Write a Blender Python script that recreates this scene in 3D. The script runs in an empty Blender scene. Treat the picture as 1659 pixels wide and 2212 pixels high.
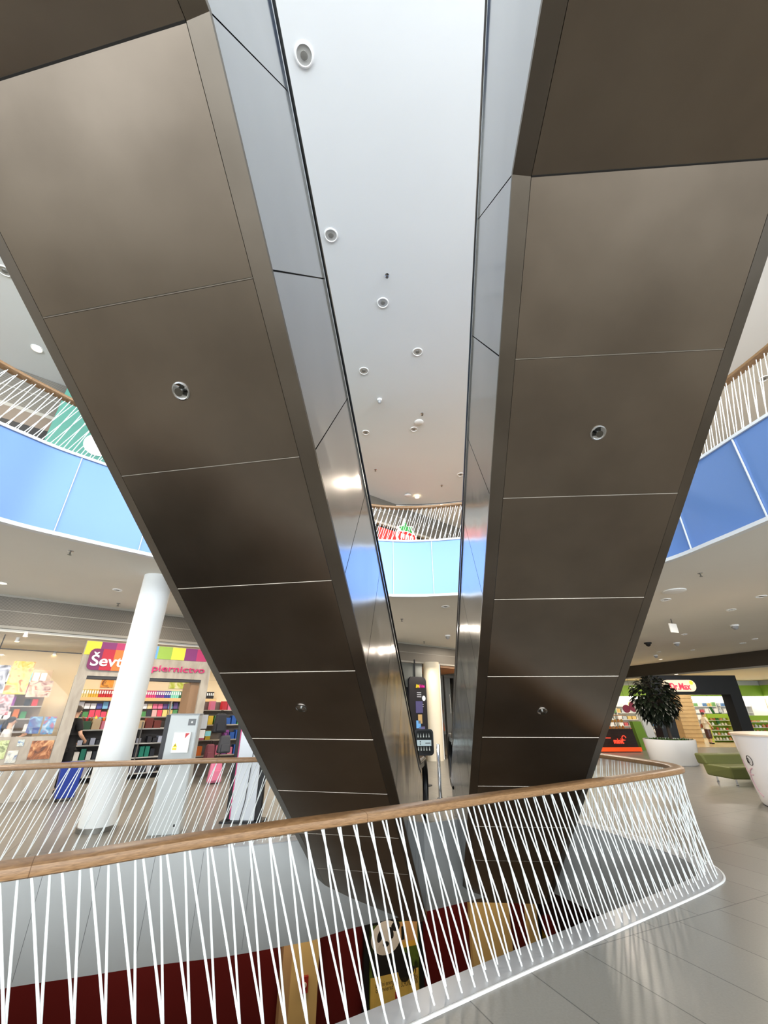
import bpy, bmesh, math, random
from mathutils import Vector, Matrix
from mathutils.geometry import tessellate_polygon
random.seed(7)
R = math.radians
C = bpy.context.scene.collection
# ------------------------------------------------------------------ camera
TH = R(25.9); FPX = 877.0; EYE = 1.75
SN, CS = math.sin(TH), math.cos(TH)
cd = bpy.data.cameras.new('camera'); cam = bpy.data.objects.new('camera', cd); C.objects.link(cam)
cd.sensor_fit = 'VERTICAL'; cd.sensor_height = 36; cd.lens = FPX/2212*36; cd.clip_start = .05; cd.clip_end = 300
cam.location = (0, 0, EYE); cam.rotation_euler = (R(90)+TH, 0, 0)
bpy.context.scene.camera = cam

def ray(u, v):
    a = u-829.5; b = v-1106
    return (a, FPX*CS+b*SN, FPX*SN-b*CS)
def atz(u, v, z):
    x, y, w = ray(u, v); t = (z-EYE)/w
    return (x*t, y*t)
def aty(u, v, Y):
    x, y, w = ray(u, v); t = Y/y
    return (x*t, EYE+w*t)
class Frame:
    """vertical plane through A running along d; p(s, z, out) gives a world point, out > 0 is towards the viewer side"""
    def __init__(s, A, d):
        L = math.hypot(*d); s.A = A; s.d = (d[0]/L, d[1]/L); s.n = (s.d[1], -s.d[0])
    def p(s, a, z, o=0):
        return Vector((s.A[0]+s.d[0]*a+s.n[0]*o, s.A[1]+s.d[1]*a+s.n[1]*o, z))
    def px(s, u, v):
        x, y, w = ray(u, v); A, d = s.A, s.d
        det = -x*d[1]+y*d[0]; t = (-A[0]*d[1]+A[1]*d[0])/det
        return ((x*A[1]-y*A[0])/det, EYE+w*t)
    def back(s, k):
        return Frame((s.A[0]-s.n[0]*k, s.A[1]-s.n[1]*k), s.d)
    def rot(s):
        return math.atan2(s.d[1], s.d[0])

# --------------------------------------------------------------- materials
MATS = {}
def newmat(name):
    m = bpy.data.materials.new(name); m.use_nodes = True
    nt = m.node_tree; b = nt.nodes['Principled BSDF']
    return m, nt, b
def setp(b, **k):
    for a, v in k.items():
        a = a.replace('_', ' ')
        b.inputs[a].default_value = v
def lin(c):
    return tuple(((x/255)/12.92 if x/255 <= .04045 else ((x/255+.055)/1.055)**2.4) for x in c)+(1,)
def mat(name, col, rough=.5, metal=0, spec=.5, noise=0, nscale=8, bump=0, bscale=40, stretch=None, emit=None, estr=0, coat=0, trans=0, col2=None):
    if name in MATS: return MATS[name]
    m, nt, b = newmat(name)
    c = lin(col)
    setp(b, Base_Color=c, Roughness=rough, Metallic=metal)
    b.inputs['Specular IOR Level'].default_value = spec
    b.inputs['Coat Weight'].default_value = coat
    b.inputs['Coat Roughness'].default_value = .05
    if trans: b.inputs['Transmission Weight'].default_value = trans
    tc = nt.nodes.new('ShaderNodeTexCoord')
    mp = nt.nodes.new('ShaderNodeMapping'); nt.links.new(tc.outputs['Object'], mp.inputs[0])
    if stretch: mp.inputs['Scale'].default_value = stretch
    if noise or col2:
        n = nt.nodes.new('ShaderNodeTexNoise'); n.inputs['Scale'].default_value = nscale; n.inputs['Detail'].default_value = 5
        nt.links.new(mp.outputs[0], n.inputs['Vector'])
        r = nt.nodes.new('ShaderNodeValToRGB'); nt.links.new(n.outputs['Fac'], r.inputs[0])
        d = lin(col2) if col2 else tuple(x*(1-noise) for x in c[:3])+(1,)
        r.color_ramp.elements[0].color = d; r.color_ramp.elements[1].color = c
        r.color_ramp.elements[0].position = .35; r.color_ramp.elements[1].position = .65
        nt.links.new(r.outputs[0], b.inputs['Base Color'])
    if bump:
        n2 = nt.nodes.new('ShaderNodeTexNoise'); n2.inputs['Scale'].default_value = bscale; n2.inputs['Detail'].default_value = 3
        nt.links.new(mp.outputs[0], n2.inputs['Vector'])
        bp = nt.nodes.new('ShaderNodeBump'); bp.inputs['Strength'].default_value = bump; bp.inputs['Distance'].default_value = .01
        nt.links.new(n2.outputs['Fac'], bp.inputs['Height']); nt.links.new(bp.outputs[0], b.inputs['Normal'])
    if emit:
        b.inputs['Emission Color'].default_value = lin(emit); b.inputs['Emission Strength'].default_value = estr
    MATS[name] = m
    return m
def flat(col, rough=.6, **k):
    return mat('paint_%02x%02x%02x_%d' % (*col, int(rough*100)), col, rough, **k)

def wood_mat(name, c1, c2, rough, axis_scale=(1, 1, 14)):
    m, nt, b = newmat(name); setp(b, Roughness=rough)
    tc = nt.nodes.new('ShaderNodeTexCoord'); mp = nt.nodes.new('ShaderNodeMapping'); mp.inputs['Scale'].default_value = axis_scale
    nt.links.new(tc.outputs['Object'], mp.inputs[0])
    n = nt.nodes.new('ShaderNodeTexNoise'); n.inputs['Scale'].default_value = 6; n.inputs['Detail'].default_value = 8; n.inputs['Distortion'].default_value = .6
    nt.links.new(mp.outputs[0], n.inputs['Vector'])
    r = nt.nodes.new('ShaderNodeValToRGB'); r.color_ramp.elements[0].color = lin(c1); r.color_ramp.elements[1].color = lin(c2)
    r.color_ramp.elements[0].position = .3; r.color_ramp.elements[1].position = .7
    nt.links.new(n.outputs['Fac'], r.inputs[0]); nt.links.new(r.outputs[0], b.inputs['Base Color'])
    return m
def tile_mat(name, c1, c2, mortar, rough, rot=0, loc=(0, 0), bw=.6, bh=1.2, msize=.004, mottled=.15):
    m, nt, b = newmat(name); setp(b, Roughness=rough); b.inputs['Specular IOR Level'].default_value = .35
    tc = nt.nodes.new('ShaderNodeTexCoord'); mp = nt.nodes.new('ShaderNodeMapping')
    mp.vector_type = 'TEXTURE'
    mp.inputs['Rotation'].default_value = (0, 0, rot); mp.inputs['Location'].default_value = (loc[0], loc[1], 0)
    nt.links.new(tc.outputs['Object'], mp.inputs[0])
    br = nt.nodes.new('ShaderNodeTexBrick'); br.inputs['Scale'].default_value = 1
    br.inputs['Brick Width'].default_value = bw; br.inputs['Row Height'].default_value = bh
    br.inputs['Mortar Size'].default_value = msize; br.inputs['Mortar Smooth'].default_value = 0.1; br.offset = 0.5
    br.inputs['Color1'].default_value = lin(c1); br.inputs['Color2'].default_value = lin(c2); br.inputs['Mortar'].default_value = lin(mortar)
    nt.links.new(mp.outputs[0], br.inputs['Vector'])
    n = nt.nodes.new('ShaderNodeTexNoise'); n.inputs['Scale'].default_value = 60; n.inputs['Detail'].default_value = 6
    nt.links.new(tc.outputs['Object'], n.inputs['Vector'])
    mr = nt.nodes.new('ShaderNodeMapRange'); mr.inputs[3].default_value = 1-mottled; mr.inputs[4].default_value = 1+mottled
    nt.links.new(n.outputs['Fac'], mr.inputs[0])
    mx = nt.nodes.new('ShaderNodeVectorMath'); mx.operation = 'SCALE'
    nt.links.new(br.outputs['Color'], mx.inputs[0]); nt.links.new(mr.outputs[0], mx.inputs['Scale'])
    nt.links.new(mx.outputs[0], b.inputs['Base Color'])
    return m
def steel_mat(name, col, rough, brush=(2, 60, 2), aniso=0, wav=.0, stain=.18, wscale=.9, rvar=.12, dist=.05):
    m, nt, b = newmat(name); setp(b, Metallic=1, Base_Color=lin(col))
    b.inputs['Anisotropic'].default_value = aniso
    tc = nt.nodes.new('ShaderNodeTexCoord')
    mp = nt.nodes.new('ShaderNodeMapping'); mp.inputs['Scale'].default_value = brush
    nt.links.new(tc.outputs['Object'], mp.inputs[0])
    n = nt.nodes.new('ShaderNodeTexNoise'); n.inputs['Scale'].default_value = 4; n.inputs['Detail'].default_value = 4
    nt.links.new(mp.outputs[0], n.inputs['Vector'])
    n2 = nt.nodes.new('ShaderNodeTexNoise'); n2.inputs['Scale'].default_value = 1.6; n2.inputs['Detail'].default_value = 4
    nt.links.new(tc.outputs['Object'], n2.inputs['Vector'])
    mr = nt.nodes.new('ShaderNodeMapRange'); mr.inputs[3].default_value = rough-rvar*.5; mr.inputs[4].default_value = rough+rvar*.5
    nt.links.new(n2.outputs['Fac'], mr.inputs[0]); nt.links.new(mr.outputs[0], b.inputs['Roughness'])
    r = nt.nodes.new('ShaderNodeValToRGB'); c = lin(col)
    r.color_ramp.elements[0].color = tuple(x*(1-stain) for x in c[:3])+(1,); r.color_ramp.elements[1].color = c
    r.color_ramp.elements[0].position = .35; r.color_ramp.elements[1].position = .65
    nt.links.new(n2.outputs['Fac'], r.inputs[0]); nt.links.new(r.outputs[0], b.inputs['Base Color'])
    if wav:
        n3 = nt.nodes.new('ShaderNodeTexNoise'); n3.inputs['Scale'].default_value = wscale; n3.inputs['Detail'].default_value = 1
        nt.links.new(tc.outputs['Object'], n3.inputs['Vector'])
        bp = nt.nodes.new('ShaderNodeBump'); bp.inputs['Strength'].default_value = wav; bp.inputs['Distance'].default_value = dist
        nt.links.new(n3.outputs['Fac'], bp.inputs['Height']); nt.links.new(bp.outputs[0], b.inputs['Normal'])
    return m
def slat_mat(name, c1, c2, freq, rough=.5, metal=.3):
    """fine vertical corrugation of a ventilated metal bulkhead (local x runs along it)"""
    m, nt, b = newmat(name); setp(b, Roughness=rough, Metallic=metal)
    tc = nt.nodes.new('ShaderNodeTexCoord'); w = nt.nodes.new('ShaderNodeTexWave'); w.bands_direction = 'X'
    w.inputs['Scale'].default_value = freq; nt.links.new(tc.outputs['Object'], w.inputs['Vector'])
    r = nt.nodes.new('ShaderNodeValToRGB'); r.color_ramp.elements[0].color = lin(c1); r.color_ramp.elements[1].color = lin(c2)
    r.color_ramp.elements[0].position = .35; r.color_ramp.elements[1].position = .6
    nt.links.new(w.outputs['Fac'], r.inputs[0]); nt.links.new(r.outputs[0], b.inputs['Base Color'])
    return m
def photo_mat(name, cols, scale=3, seed=0):
    """a printed picture: soft coloured patches"""
    if name in MATS: return MATS[name]
    m, nt, b = newmat(name); setp(b, Roughness=.35)
    tc = nt.nodes.new('ShaderNodeTexCoord'); mp = nt.nodes.new('ShaderNodeMapping'); mp.inputs['Location'].default_value = (seed*3.7, seed*1.3, seed)
    nt.links.new(tc.outputs['Object'], mp.inputs[0])
    n = nt.nodes.new('ShaderNodeTexNoise'); n.inputs['Scale'].default_value = scale; n.inputs['Detail'].default_value = 2; n.inputs['Distortion'].default_value = 1.5
    nt.links.new(mp.outputs[0], n.inputs['Vector'])
    r = nt.nodes.new('ShaderNodeValToRGB'); cr = r.color_ramp
    while len(cr.elements) < len(cols): cr.elements.new(.5)
    for i, c in enumerate(cols):
        cr.elements[i].position = .32+.36*i/max(1, len(cols)-1); cr.elements[i].color = lin(c)
    nt.links.new(n.outputs['Fac'], r.inputs[0]); nt.links.new(r.outputs[0], b.inputs['Base Color'])
    MATS[name] = m
    return m
def glass_mat():
    m, nt, b = newmat('shop_glass')
    nt.nodes.remove(b)
    out = nt.nodes['Material Output']
    t = nt.nodes.new('ShaderNodeBsdfTransparent'); g = nt.nodes.new('ShaderNodeBsdfGlossy'); g.inputs['Roughness'].default_value = .02
    f = nt.nodes.new('ShaderNodeFresnel'); f.inputs['IOR'].default_value = 1.22
    mx = nt.nodes.new('ShaderNodeMixShader')
    nt.links.new(f.outputs[0], mx.inputs[0]); nt.links.new(t.outputs[0], mx.inputs[1]); nt.links.new(g.outputs[0], mx.inputs[2])
    nt.links.new(mx.outputs[0], out.inputs['Surface'])
    return m

M_OAK = wood_mat('oak_handrail', (122, 90, 58), (160, 124, 86), .42, (3, 3, 30))
M_BEECH = wood_mat('greyed_wood', (150, 141, 128), (176, 168, 155), .6, (1, 1, .3))
M_ROD = mat('white_rod', (238, 242, 240), .35)
M_PLATE = mat('grey_base_plate', (165, 166, 168), .35, spec=.6)
M_LIP = mat('white_lip', (222, 224, 224), .35)
M_CEIL = mat('ceiling_plaster', (232, 228, 218), .9, noise=.03, nscale=.5)
M_CEILW = mat('ceiling_white', (228, 230, 230), .9, noise=.03, nscale=.4)
M_FASC = mat('fascia_grey', (186, 188, 186), .55, noise=.04, nscale=1)
M_BLUE = mat('blue_glass_panel', (108, 144, 204), .4, metal=.35, spec=.8)
M_WHITE = mat('white_paint', (235, 235, 232), .5)
M_COL = mat('column_paint', (226, 228, 226), .6, bump=.25, bscale=90)
M_FLOOR = tile_mat('granite_tiles', (132, 129, 122), (126, 123, 116), (82, 80, 76), .32, R(24.2), (1.603, 4.496), .6, 1.2, .005)
M_FLOOR2 = tile_mat('granite_tiles_up', (140, 132, 122), (132, 126, 118), (84, 80, 76), .25, 0, (0, 0), .6, .6, .004)
M_SOFF = steel_mat('steel_soffit', (144, 132, 119), .33, wav=.4, stain=.16, wscale=1.0)
M_EDGE = steel_mat('steel_edge', (128, 119, 108), .38, stain=.2)
M_SIDE = steel_mat('steel_side', (168, 170, 172), .17, wav=.5, stain=.08, wscale=1.6, rvar=.08, dist=.02)
M_SEAM = mat('bright_seam', (176, 168, 154), .45, metal=.9)
M_DSEAM = mat('dark_seam', (40, 38, 36), .6)
M_RUBBER = mat('black_rubber', (14, 16, 18), .35)
M_CHROME = mat('chrome', (200, 202, 205), .12, metal=1)
M_SILL = mat('deck_steel', (190, 195, 200), .25, metal=1)
M_GRILLE = slat_mat('bulkhead_slats', (78, 74, 68), (128, 122, 112), 14)
M_BLACK = mat('black_matte', (16, 16, 17), .5)
M_DARK = mat('charcoal', (52, 52, 54), .6)
M_GLASS = glass_mat()
M_LAMP = mat('lamp_on', (255, 240, 210), .5, emit=(255, 226, 180), estr=6)
M_PANEL_L = mat('light_panel', (255, 250, 235), .5, emit=(255, 244, 224), estr=5)
M_CREAM = mat('cream_wall', (238, 218, 184), .8)
M_RED = mat('red_wall', (92, 8, 7), .5)

# --------------------------------------------------------------- builders
class MB:
    def __init__(s): s.v = []; s.f = []; s.m = []
    def add(s, vs, fs, mi=0):
        o = len(s.v); s.v += [tuple(v) for v in vs]; s.f += [tuple(i+o for i in f) for f in fs]; s.m += [mi]*len(fs); return s
    def quad(s, a, b, c, d, mi=0): return s.add([a, b, c, d], [(0, 1, 2, 3)], mi)
    def hexa(s, lo, hi, mi=0):
        """lo, hi: two rings of the same length, closed solid between them"""
        n = len(lo)
        fs = [tuple(reversed(range(n))), tuple(range(n, 2*n))]+[(i, (i+1) % n, n+(i+1) % n, n+i) for i in range(n)]
        return s.add(list(lo)+list(hi), fs, mi)
    def box(s, c, d, rz=0, mi=0):
        x, y, z = d[0]/2, d[1]/2, d[2]/2; ca, sa = math.cos(rz), math.sin(rz)
        P = [(-x, -y), (x, -y), (x, y), (-x, y)]
        r = [(c[0]+a*ca-b*sa, c[1]+a*sa+b*ca) for a, b in P]
        return s.hexa([(a, b, c[2]-z) for a, b in r], [(a, b, c[2]+z) for a, b in r], mi)
    def fbox(s, F, s0, s1, z0, z1, o0, o1, mi=0):
        """box in a Frame: along s0..s1, height z0..z1, depth o0..o1"""
        r = [(s0, o1), (s1, o1), (s1, o0), (s0, o0)]
        return s.hexa([F.p(a, z0, o) for a, o in r], [F.p(a, z1, o) for a, o in r], mi)
    def fprism(s, F, pts, o0, o1, mi=0):
        """polygon pts (s,z) extruded in depth"""
        return s.hexa([F.p(a, z, o0) for a, z in pts], [F.p(a, z, o1) for a, z in pts], mi)
    def tube(s, pts, r, n=8, mi=0, cap=True):
        pts = [Vector(p) for p in pts]; rr = r if isinstance(r, (list, tuple)) else [r]*len(pts)
        vs = []; N = len(pts); prev = None
        for i, p in enumerate(pts):
            t = (pts[min(i+1, N-1)]-pts[max(i-1, 0)]).normalized()
            if prev is None:
                a = Vector((0, 0, 1)) if abs(t.z) < .9 else Vector((1, 0, 0))
                x = t.cross(a).normalized()
            else:
                x = (prev-t*prev.dot(t)).normalized()
            prev = x; y = t.cross(x)
            for k in range(n):
                an = 2*math.pi*k/n
                vs.append(p+(x*math.cos(an)+y*math.sin(an))*rr[i])
        fs = [(i*n+k, i*n+(k+1) % n, (i+1)*n+(k+1) % n, (i+1)*n+k) for i in range(N-1) for k in range(n)]
        if cap: fs += [tuple(reversed(range(n))), tuple((N-1)*n+k for k in range(n))]
        return s.add(vs, fs, mi)
    def lathe(s, c, prof, n=32, mi=0, up=Vector((0, 0, 1)), close=True):
        up = Vector(up).normalized(); a = Vector((1, 0, 0)) if abs(up.x) < .9 else Vector((0, 1, 0))
        x = (a-up*a.dot(up)).normalized(); y = up.cross(x); c = Vector(c); vs = []
        for r, h in prof:
            for k in range(n):
                an = 2*math.pi*k/n; vs.append(c+up*h+(x*math.cos(an)+y*math.sin(an))*r)
        N = len(prof)
        fs = [(i*n+k, i*n+(k+1) % n, (i+1)*n+(k+1) % n, (i+1)*n+k) for i in range(N-1) for k in range(n)]
        if close: fs += [tuple(reversed(range(n))), tuple((N-1)*n+k for k in range(n))]
        return s.add(vs, fs, mi)
    def sweep(s, path, prof, mi=0, closed=False, outs=None):
        """prof: (offset outward, z) ring swept along plan path"""
        n = len(prof); vs = []
        for p, nn in zip(path, normals(path, closed)):
            for o, z in prof: vs.append((p[0]+nn[0]*o, p[1]+nn[1]*o, z))
        N = len(path); rng = N if closed else N-1
        fs = [(i*n+k, i*n+(k+1) % n, ((i+1) % N)*n+(k+1) % n, ((i+1) % N)*n+k) for i in range(rng) for k in range(n)]
        if not closed: fs += [tuple(reversed(range(n))), tuple((N-1)*n+k for k in range(n))]
        return s.add(vs, fs, mi)
    def build(s, name, mats, parent=None, smooth=False, origin=None, bevel=0, rotz=0):
        me = bpy.data.meshes.new(name)
        vs = s.v
        if origin is None and parent is None and vs:
            xs = [v[0] for v in vs]; ys = [v[1] for v in vs]; zs = [v[2] for v in vs]
            origin = ((min(xs)+max(xs))/2, (min(ys)+max(ys))/2, min(zs))
        o = bpy.data.objects.new(name, me); C.objects.link(o)
        if parent is not None:
            po = world_origin(parent); pr = world_rot(parent)
        if origin is None: origin = po
        ca, sa = math.cos(-rotz), math.sin(-rotz)
        loc = []
        for v in vs:
            x, y, z = v[0]-origin[0], v[1]-origin[1], v[2]-origin[2]
            loc.append((x*ca-y*sa, x*sa+y*ca, z))
        me.from_pydata(loc, [], s.f)
        if not isinstance(mats, (list, tuple)): mats = [mats]
        for m in mats: me.materials.append(m)
        me.polygons.foreach_set('material_index', s.m)
        bm = bmesh.new(); bm.from_mesh(me); bmesh.ops.recalc_face_normals(bm, faces=bm.faces); bm.to_mesh(me); bm.free()
        if smooth:
            me.polygons.foreach_set('use_smooth', [True]*len(me.polygons))
            try: me.set_sharp_from_angle(angle=R(40))
            except Exception: pass
        if parent is not None:
            o.parent = parent; o.location = Vector(origin)-Vector(po)
        else: o.location = origin
        o.rotation_euler = (0, 0, rotz)
        if bevel:
            b = o.modifiers.new('bevel', 'BEVEL'); b.width = bevel; b.segments = 3; b.limit_method = 'ANGLE'
        return o
WO = {}
def world_origin(o):
    v = Vector((0, 0, 0))
    while o is not None: v += Vector(o.location); o = o.parent
    return v
def world_rot(o): return 0
def normals(path, closed=False):
    N = len(path); out = []
    for i in range(N):
        if closed: a, b = path[(i-1) % N], path[(i+1) % N]
        else: a, b = path[max(i-1, 0)], path[min(i+1, N-1)]
        tx, ty = b[0]-a[0], b[1]-a[1]; L = math.hypot(tx, ty) or 1
        out.append((ty/L, -tx/L))
    return out
def offset(path, o, closed=False):
    return [(p[0]+n[0]*o, p[1]+n[1]*o) for p, n in zip(path, normals(path, closed))]
def catmull(pts, k=8, closed=False):
    out = []; N = len(pts)
    for i in range(N if closed else N-1):
        g = (lambda j: pts[j % N]) if closed else (lambda j: pts[max(0, min(N-1, j))])
        p0, p1, p2, p3 = g(i-1), g(i), g(i+1), g(i+2)
        for j in range(k):
            t = j/k
            out.append(tuple(.5*((2*p1[a])+(-p0[a]+p2[a])*t+(2*p0[a]-5*p1[a]+4*p2[a]-p3[a])*t*t+(-p0[a]+3*p1[a]-3*p2[a]+p3[a])*t**3) for a in range(2)))
    if not closed: out.append(pts[-1])
    return out
def arclen(path):
    L = [0]
    for a, b in zip(path, path[1:]): L.append(L[-1]+math.hypot(b[0]-a[0], b[1]-a[1]))
    return L
def at_len(path, L, s):
    s = max(0, min(L[-1], s))
    lo, hi = 0, len(L)-2
    while lo < hi:
        m = (lo+hi+1)//2
        if L[m] <= s: lo = m
        else: hi = m-1
    i = lo; t = (s-L[i])/max(1e-9, L[i+1]-L[i])
    a, b = path[i], path[i+1]; tx, ty = b[0]-a[0], b[1]-a[1]; q = math.hypot(tx, ty)
    return (a[0]+tx*t, a[1]+ty*t), (ty/q, -tx/q)

def tag(o, label, cat=None, group=None, kind=None):
    if label: o['label'] = label
    if cat: o['category'] = cat
    if group: o['group'] = group
    if kind: o['kind'] = kind
    return o
def thing(name, label, cat, loc=(0, 0, 0), group=None):
    o = bpy.data.objects.new(name, None); C.objects.link(o); o.location = loc; o.empty_display_size = .1
    return tag(o, label, cat, group)
def struct(o): o['kind'] = 'structure'; return o
def copy_tree(o, loc=None, label=None, parent=None):
    c = o.copy(); C.objects.link(c)
    if parent is not None: c.parent = parent
    if loc is not None: c.location = loc
    if label: c['label'] = label
    for ch in list(o.children): copy_tree(ch, None, None, c)
    return c
def poly_prism(loop, z0, z1, holes=()):
    mb = MB(); rings = [loop]+list(holes)
    tris = tessellate_polygon([[Vector((p[0], p[1], 0)) for p in r] for r in rings])
    flatp = [p for r in rings for p in r]
    mb.add([(p[0], p[1], z1) for p in flatp], [tuple(t) for t in tris])
    mb.add([(p[0], p[1], z0) for p in flatp], [tuple(reversed(t)) for t in tris])
    for r in rings:
        n = len(r)
        mb.add([(p[0], p[1], z0) for p in r]+[(p[0], p[1], z1) for p in r], [(i, (i+1) % n, n+(i+1) % n, n+i) for i in range(n)])
    return mb
def text(txt, name, m, F, s, z, size, out=.01, depth=.004, parent=None, align='LEFT', width=None, shear=0, bold=0):
    cu = bpy.data.curves.new(name, 'FONT'); cu.body = txt; cu.size = size; cu.extrude = depth; cu.align_x = align; cu.shear = shear; cu.offset = bold
    tmp = bpy.data.objects.new('tmp', cu); C.objects.link(tmp)
    dg = bpy.context.evaluated_depsgraph_get(); dg.update()
    me = bpy.data.meshes.new_from_object(tmp.evaluated_get(dg))
    bpy.data.objects.remove(tmp)
    xs = [v.co.x for v in me.vertices] or [0, 1]
    k = (width/(max(xs)-min(xs))) if width else 1
    for v in me.vertices: v.co.x = (v.co.x-min(xs))*k if align == 'LEFT' else v.co.x*k
    me.materials.clear(); me.materials.append(m)
    o = bpy.data.objects.new(name, me); C.objects.link(o)
    base = world_origin(parent) if parent else Vector((0, 0, 0))
    o.parent = parent
    o.location = F.p(s, z, out)-base; o.rotation_euler = (R(90), 0, F.rot())
    return o

# =================================================================== LOOPS
railA = catmull([(-6.9, 4.4), (-7.0, 3.4), (-6.5, 2.5), (-5.4, 1.85), (-4.2, 1.62), (-3.0, 1.85), (-1.83, 2.51), (-1.18, 2.97), (-.67, 3.31), (-.045, 3.69), (.87, 4.27), (1.5, 4.66),
                 (2.09, 5.03), (2.94, 5.55), (3.5, 5.91), (3.77, 6.14), (3.9, 6.45), (3.9, 6.85), (3.7, 7.6), (3.4, 8.4), (3.08, 9.1), (2.86, 9.45)], 8)
railB = catmull([(-1.05, 7.66), (-2.0, 7.3), (-2.8, 7.1), (-3.6, 6.85), (-4.4, 6.6), (-5.1, 6.25), (-5.9, 5.75), (-6.5, 5.2), (-6.9, 4.4)], 8)
void1 = offset(railA[:-1], -.07)+[(2.3, 9.35), (1.35, 8.86), (.75, 8.55), (.2, 8.3), (-.5, 7.95)]+offset(railB[:-2], -.07)
def ccw_unique(l):
    out = []
    for p in l:
        if not out or math.hypot(p[0]-out[-1][0], p[1]-out[-1][1]) > .02: out.append(p)
    return out
void1 = ccw_unique(void1)
void2 = ccw_unique(catmull([(5.53, 5.3), (5.4, 6.15), (5.2, 7.1), (4.6, 8.1), (3.5, 8.95), (1.8, 9.55), (.23, 9.7), (-1.5, 9.15), (-3.0, 7.95), (-4.18, 6.81), (-5.0, 6.0), (-5.55, 5.34),
                 (-6.1, 4.2), (-6.0, 2.6), (-5.2, 1.0), (-3.6, -.2), (-1.8, -.6), (0, -.7), (1.8, -.6), (3.6, -.2), (5.0, 1.0), (5.6, 2.6), (5.7, 4.1)], 8, True))
OUT = [(-17, -9), (27, -9), (27, 36), (-17, 36)]
Z2, CE1, Z3 = 5.65, 4.2, 9.8
WF = Frame((-9.07, 9.47), (.787, .617))          # the long row of shopfronts

# =================================================================== SHELL
struct(poly_prism(OUT, -.25, 0, [offset(void1, .04, True)]).build('floor', M_FLOOR, origin=(0, 0, 0)))
struct(poly_prism(OUT, -1.1, -1.0, [offset(void1, .04, True)]).build('ceiling_below', M_CEIL, origin=(0, 0, 0)))
struct(poly_prism(OUT, CE1, CE1+.1, [offset(void2, .09, True)]).build('ceiling', M_CEIL, origin=(0, 0, 0)))
struct(poly_prism(OUT, Z2-.2, Z2, [offset(void2, .09, True)]).build('floor_upper', M_FLOOR2, origin=(0, 0, 0)))
struct(MB().box((5, 13.5, -5.75), (44, 45, .2)).build('floor_lower', M_FLOOR2))
# fascia of our own floor (light grey board) and the blue glass fascia above
struct(MB().sweep(void1, [(0, -1.12), (0, 0.0), (.06, 0.0), (.06, -1.12)], closed=True).build('trim_1', M_FASC, smooth=True))
fb = MB().sweep(offset(void2, 0, True), [(0.02, CE1+.04), (0.02, Z2-.02), (.08, Z2-.02), (.08, CE1+.04)], 0, True)
struct(fb.build('trim_2', M_BLUE, smooth=True))
struct(MB().sweep(void2, [(-.015, CE1-.01), (-.015, CE1+.05), (.1, CE1+.05), (.1, CE1-.01)], 0, True).build('trim_3', M_LIP, smooth=True))
struct(MB().sweep(void2, [(-.015, Z2-.035), (-.015, Z2+.012), (.2, Z2+.012), (.2, Z2-.035)], 0, True).build('trim_4', M_LIP, smooth=True))
# white joints between the blue panels, at the joints the photo shows
jm = MB()
for u, v in [(118, 1143), (304, 1192), (850, 1284), (944, 1282), (1488, 1185), (1666, 1118)]:
    x, y = atz(u, v, CE1+.07)
    best = min(range(len(void2)), key=lambda i: abs(math.atan2(void2[i][0], void2[i][1])-math.atan2(x, y)) if void2[i][1] > 3 else 9)
    a, b = void2[best], void2[(best+1) % len(void2)]
    jm.box((a[0], a[1], (CE1+Z2)/2), (.012, .026, Z2-CE1-.09), math.atan2(b[1]-a[1], b[0]-a[0]))
for i in range(0, len(void2), 5):
    if void2[i][1] < 4.2:
        a, b = void2[i], void2[(i+1) % len(void2)]
        jm.box((a[0], a[1], (CE1+Z2)/2), (.012, .026, Z2-CE1-.09), math.atan2(b[1]-a[1], b[0]-a[0]))
struct(jm.build('trim_5', M_LIP))
jm = MB()
for k in (4, 22, 40, 60, 80, 100, 118, 136, 150, 168, 180, 186, 192, 198, 204, 210, 216, 222, 228, 234):
    if k < len(void1)-1:
        a, b = void1[k], void1[k+1]
        nn = normals([a, b])[0]
        jm.box((a[0]-nn[0]*.0, a[1]-nn[1]*.0, -.55), (.004, .006, 1.06), math.atan2(b[1]-a[1], b[0]-a[0]))
struct(jm.build('trim_6', flat((110, 112, 112))))
# upper ceiling: white field over the void, slightly lower greige ceiling beyond a dark shadow gap
K = [atz(u, v, Z3) for u, v in ((1638, 766), (1578, 812), (1000, 1083), (853, 1090), (123, 841), (0, 792))]
Kc = catmull([(9.9, 3), (9.45, 7.5), (9.2, 8.4), (7.6, 11.8), (5.4, 14.3), (3.4, 15.55), (.5, 15.9), (-2.5, 15.2), (-5.6, 13.0), (-7.8, 10.4), (-9.15, 8.75), (-10.03, 7.85), (-10.8, 3), (-10, -4), (-9, -8.9), (9, -8.9), (10, -4)], 6, True)
struct(poly_prism(OUT, Z3+.05, Z3+.2, []).build('ceiling_white', M_CEILW, origin=(0, 0, 0)))
struct(poly_prism(OUT, Z3-.02, Z3+.02, [Kc]).build('ceiling_outer', M_CEIL, origin=(0, 0, 0)))
struct(MB().sweep(Kc, [(0, Z3-.03), (0, Z3+.05), (.05, Z3+.05), (.05, Z3-.03)], 0, True).build('trim_7', M_DARK))
# outer walls
struct(MB().box((-17, 13.5, 2), (.2, 45, 16)).build('wall_left', M_CEIL))
struct(MB().box((27, 13.5, 2), (.2, 45, 16)).build('wall_right', M_CEIL))
struct(MB().box((5, 36, 2), (44, .2, 16)).build('wall_back', M_CEIL))
struct(MB().box((5, -9, -3.4), (44, .2, 6.6)).build('wall_front', M_CEIL))
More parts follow.
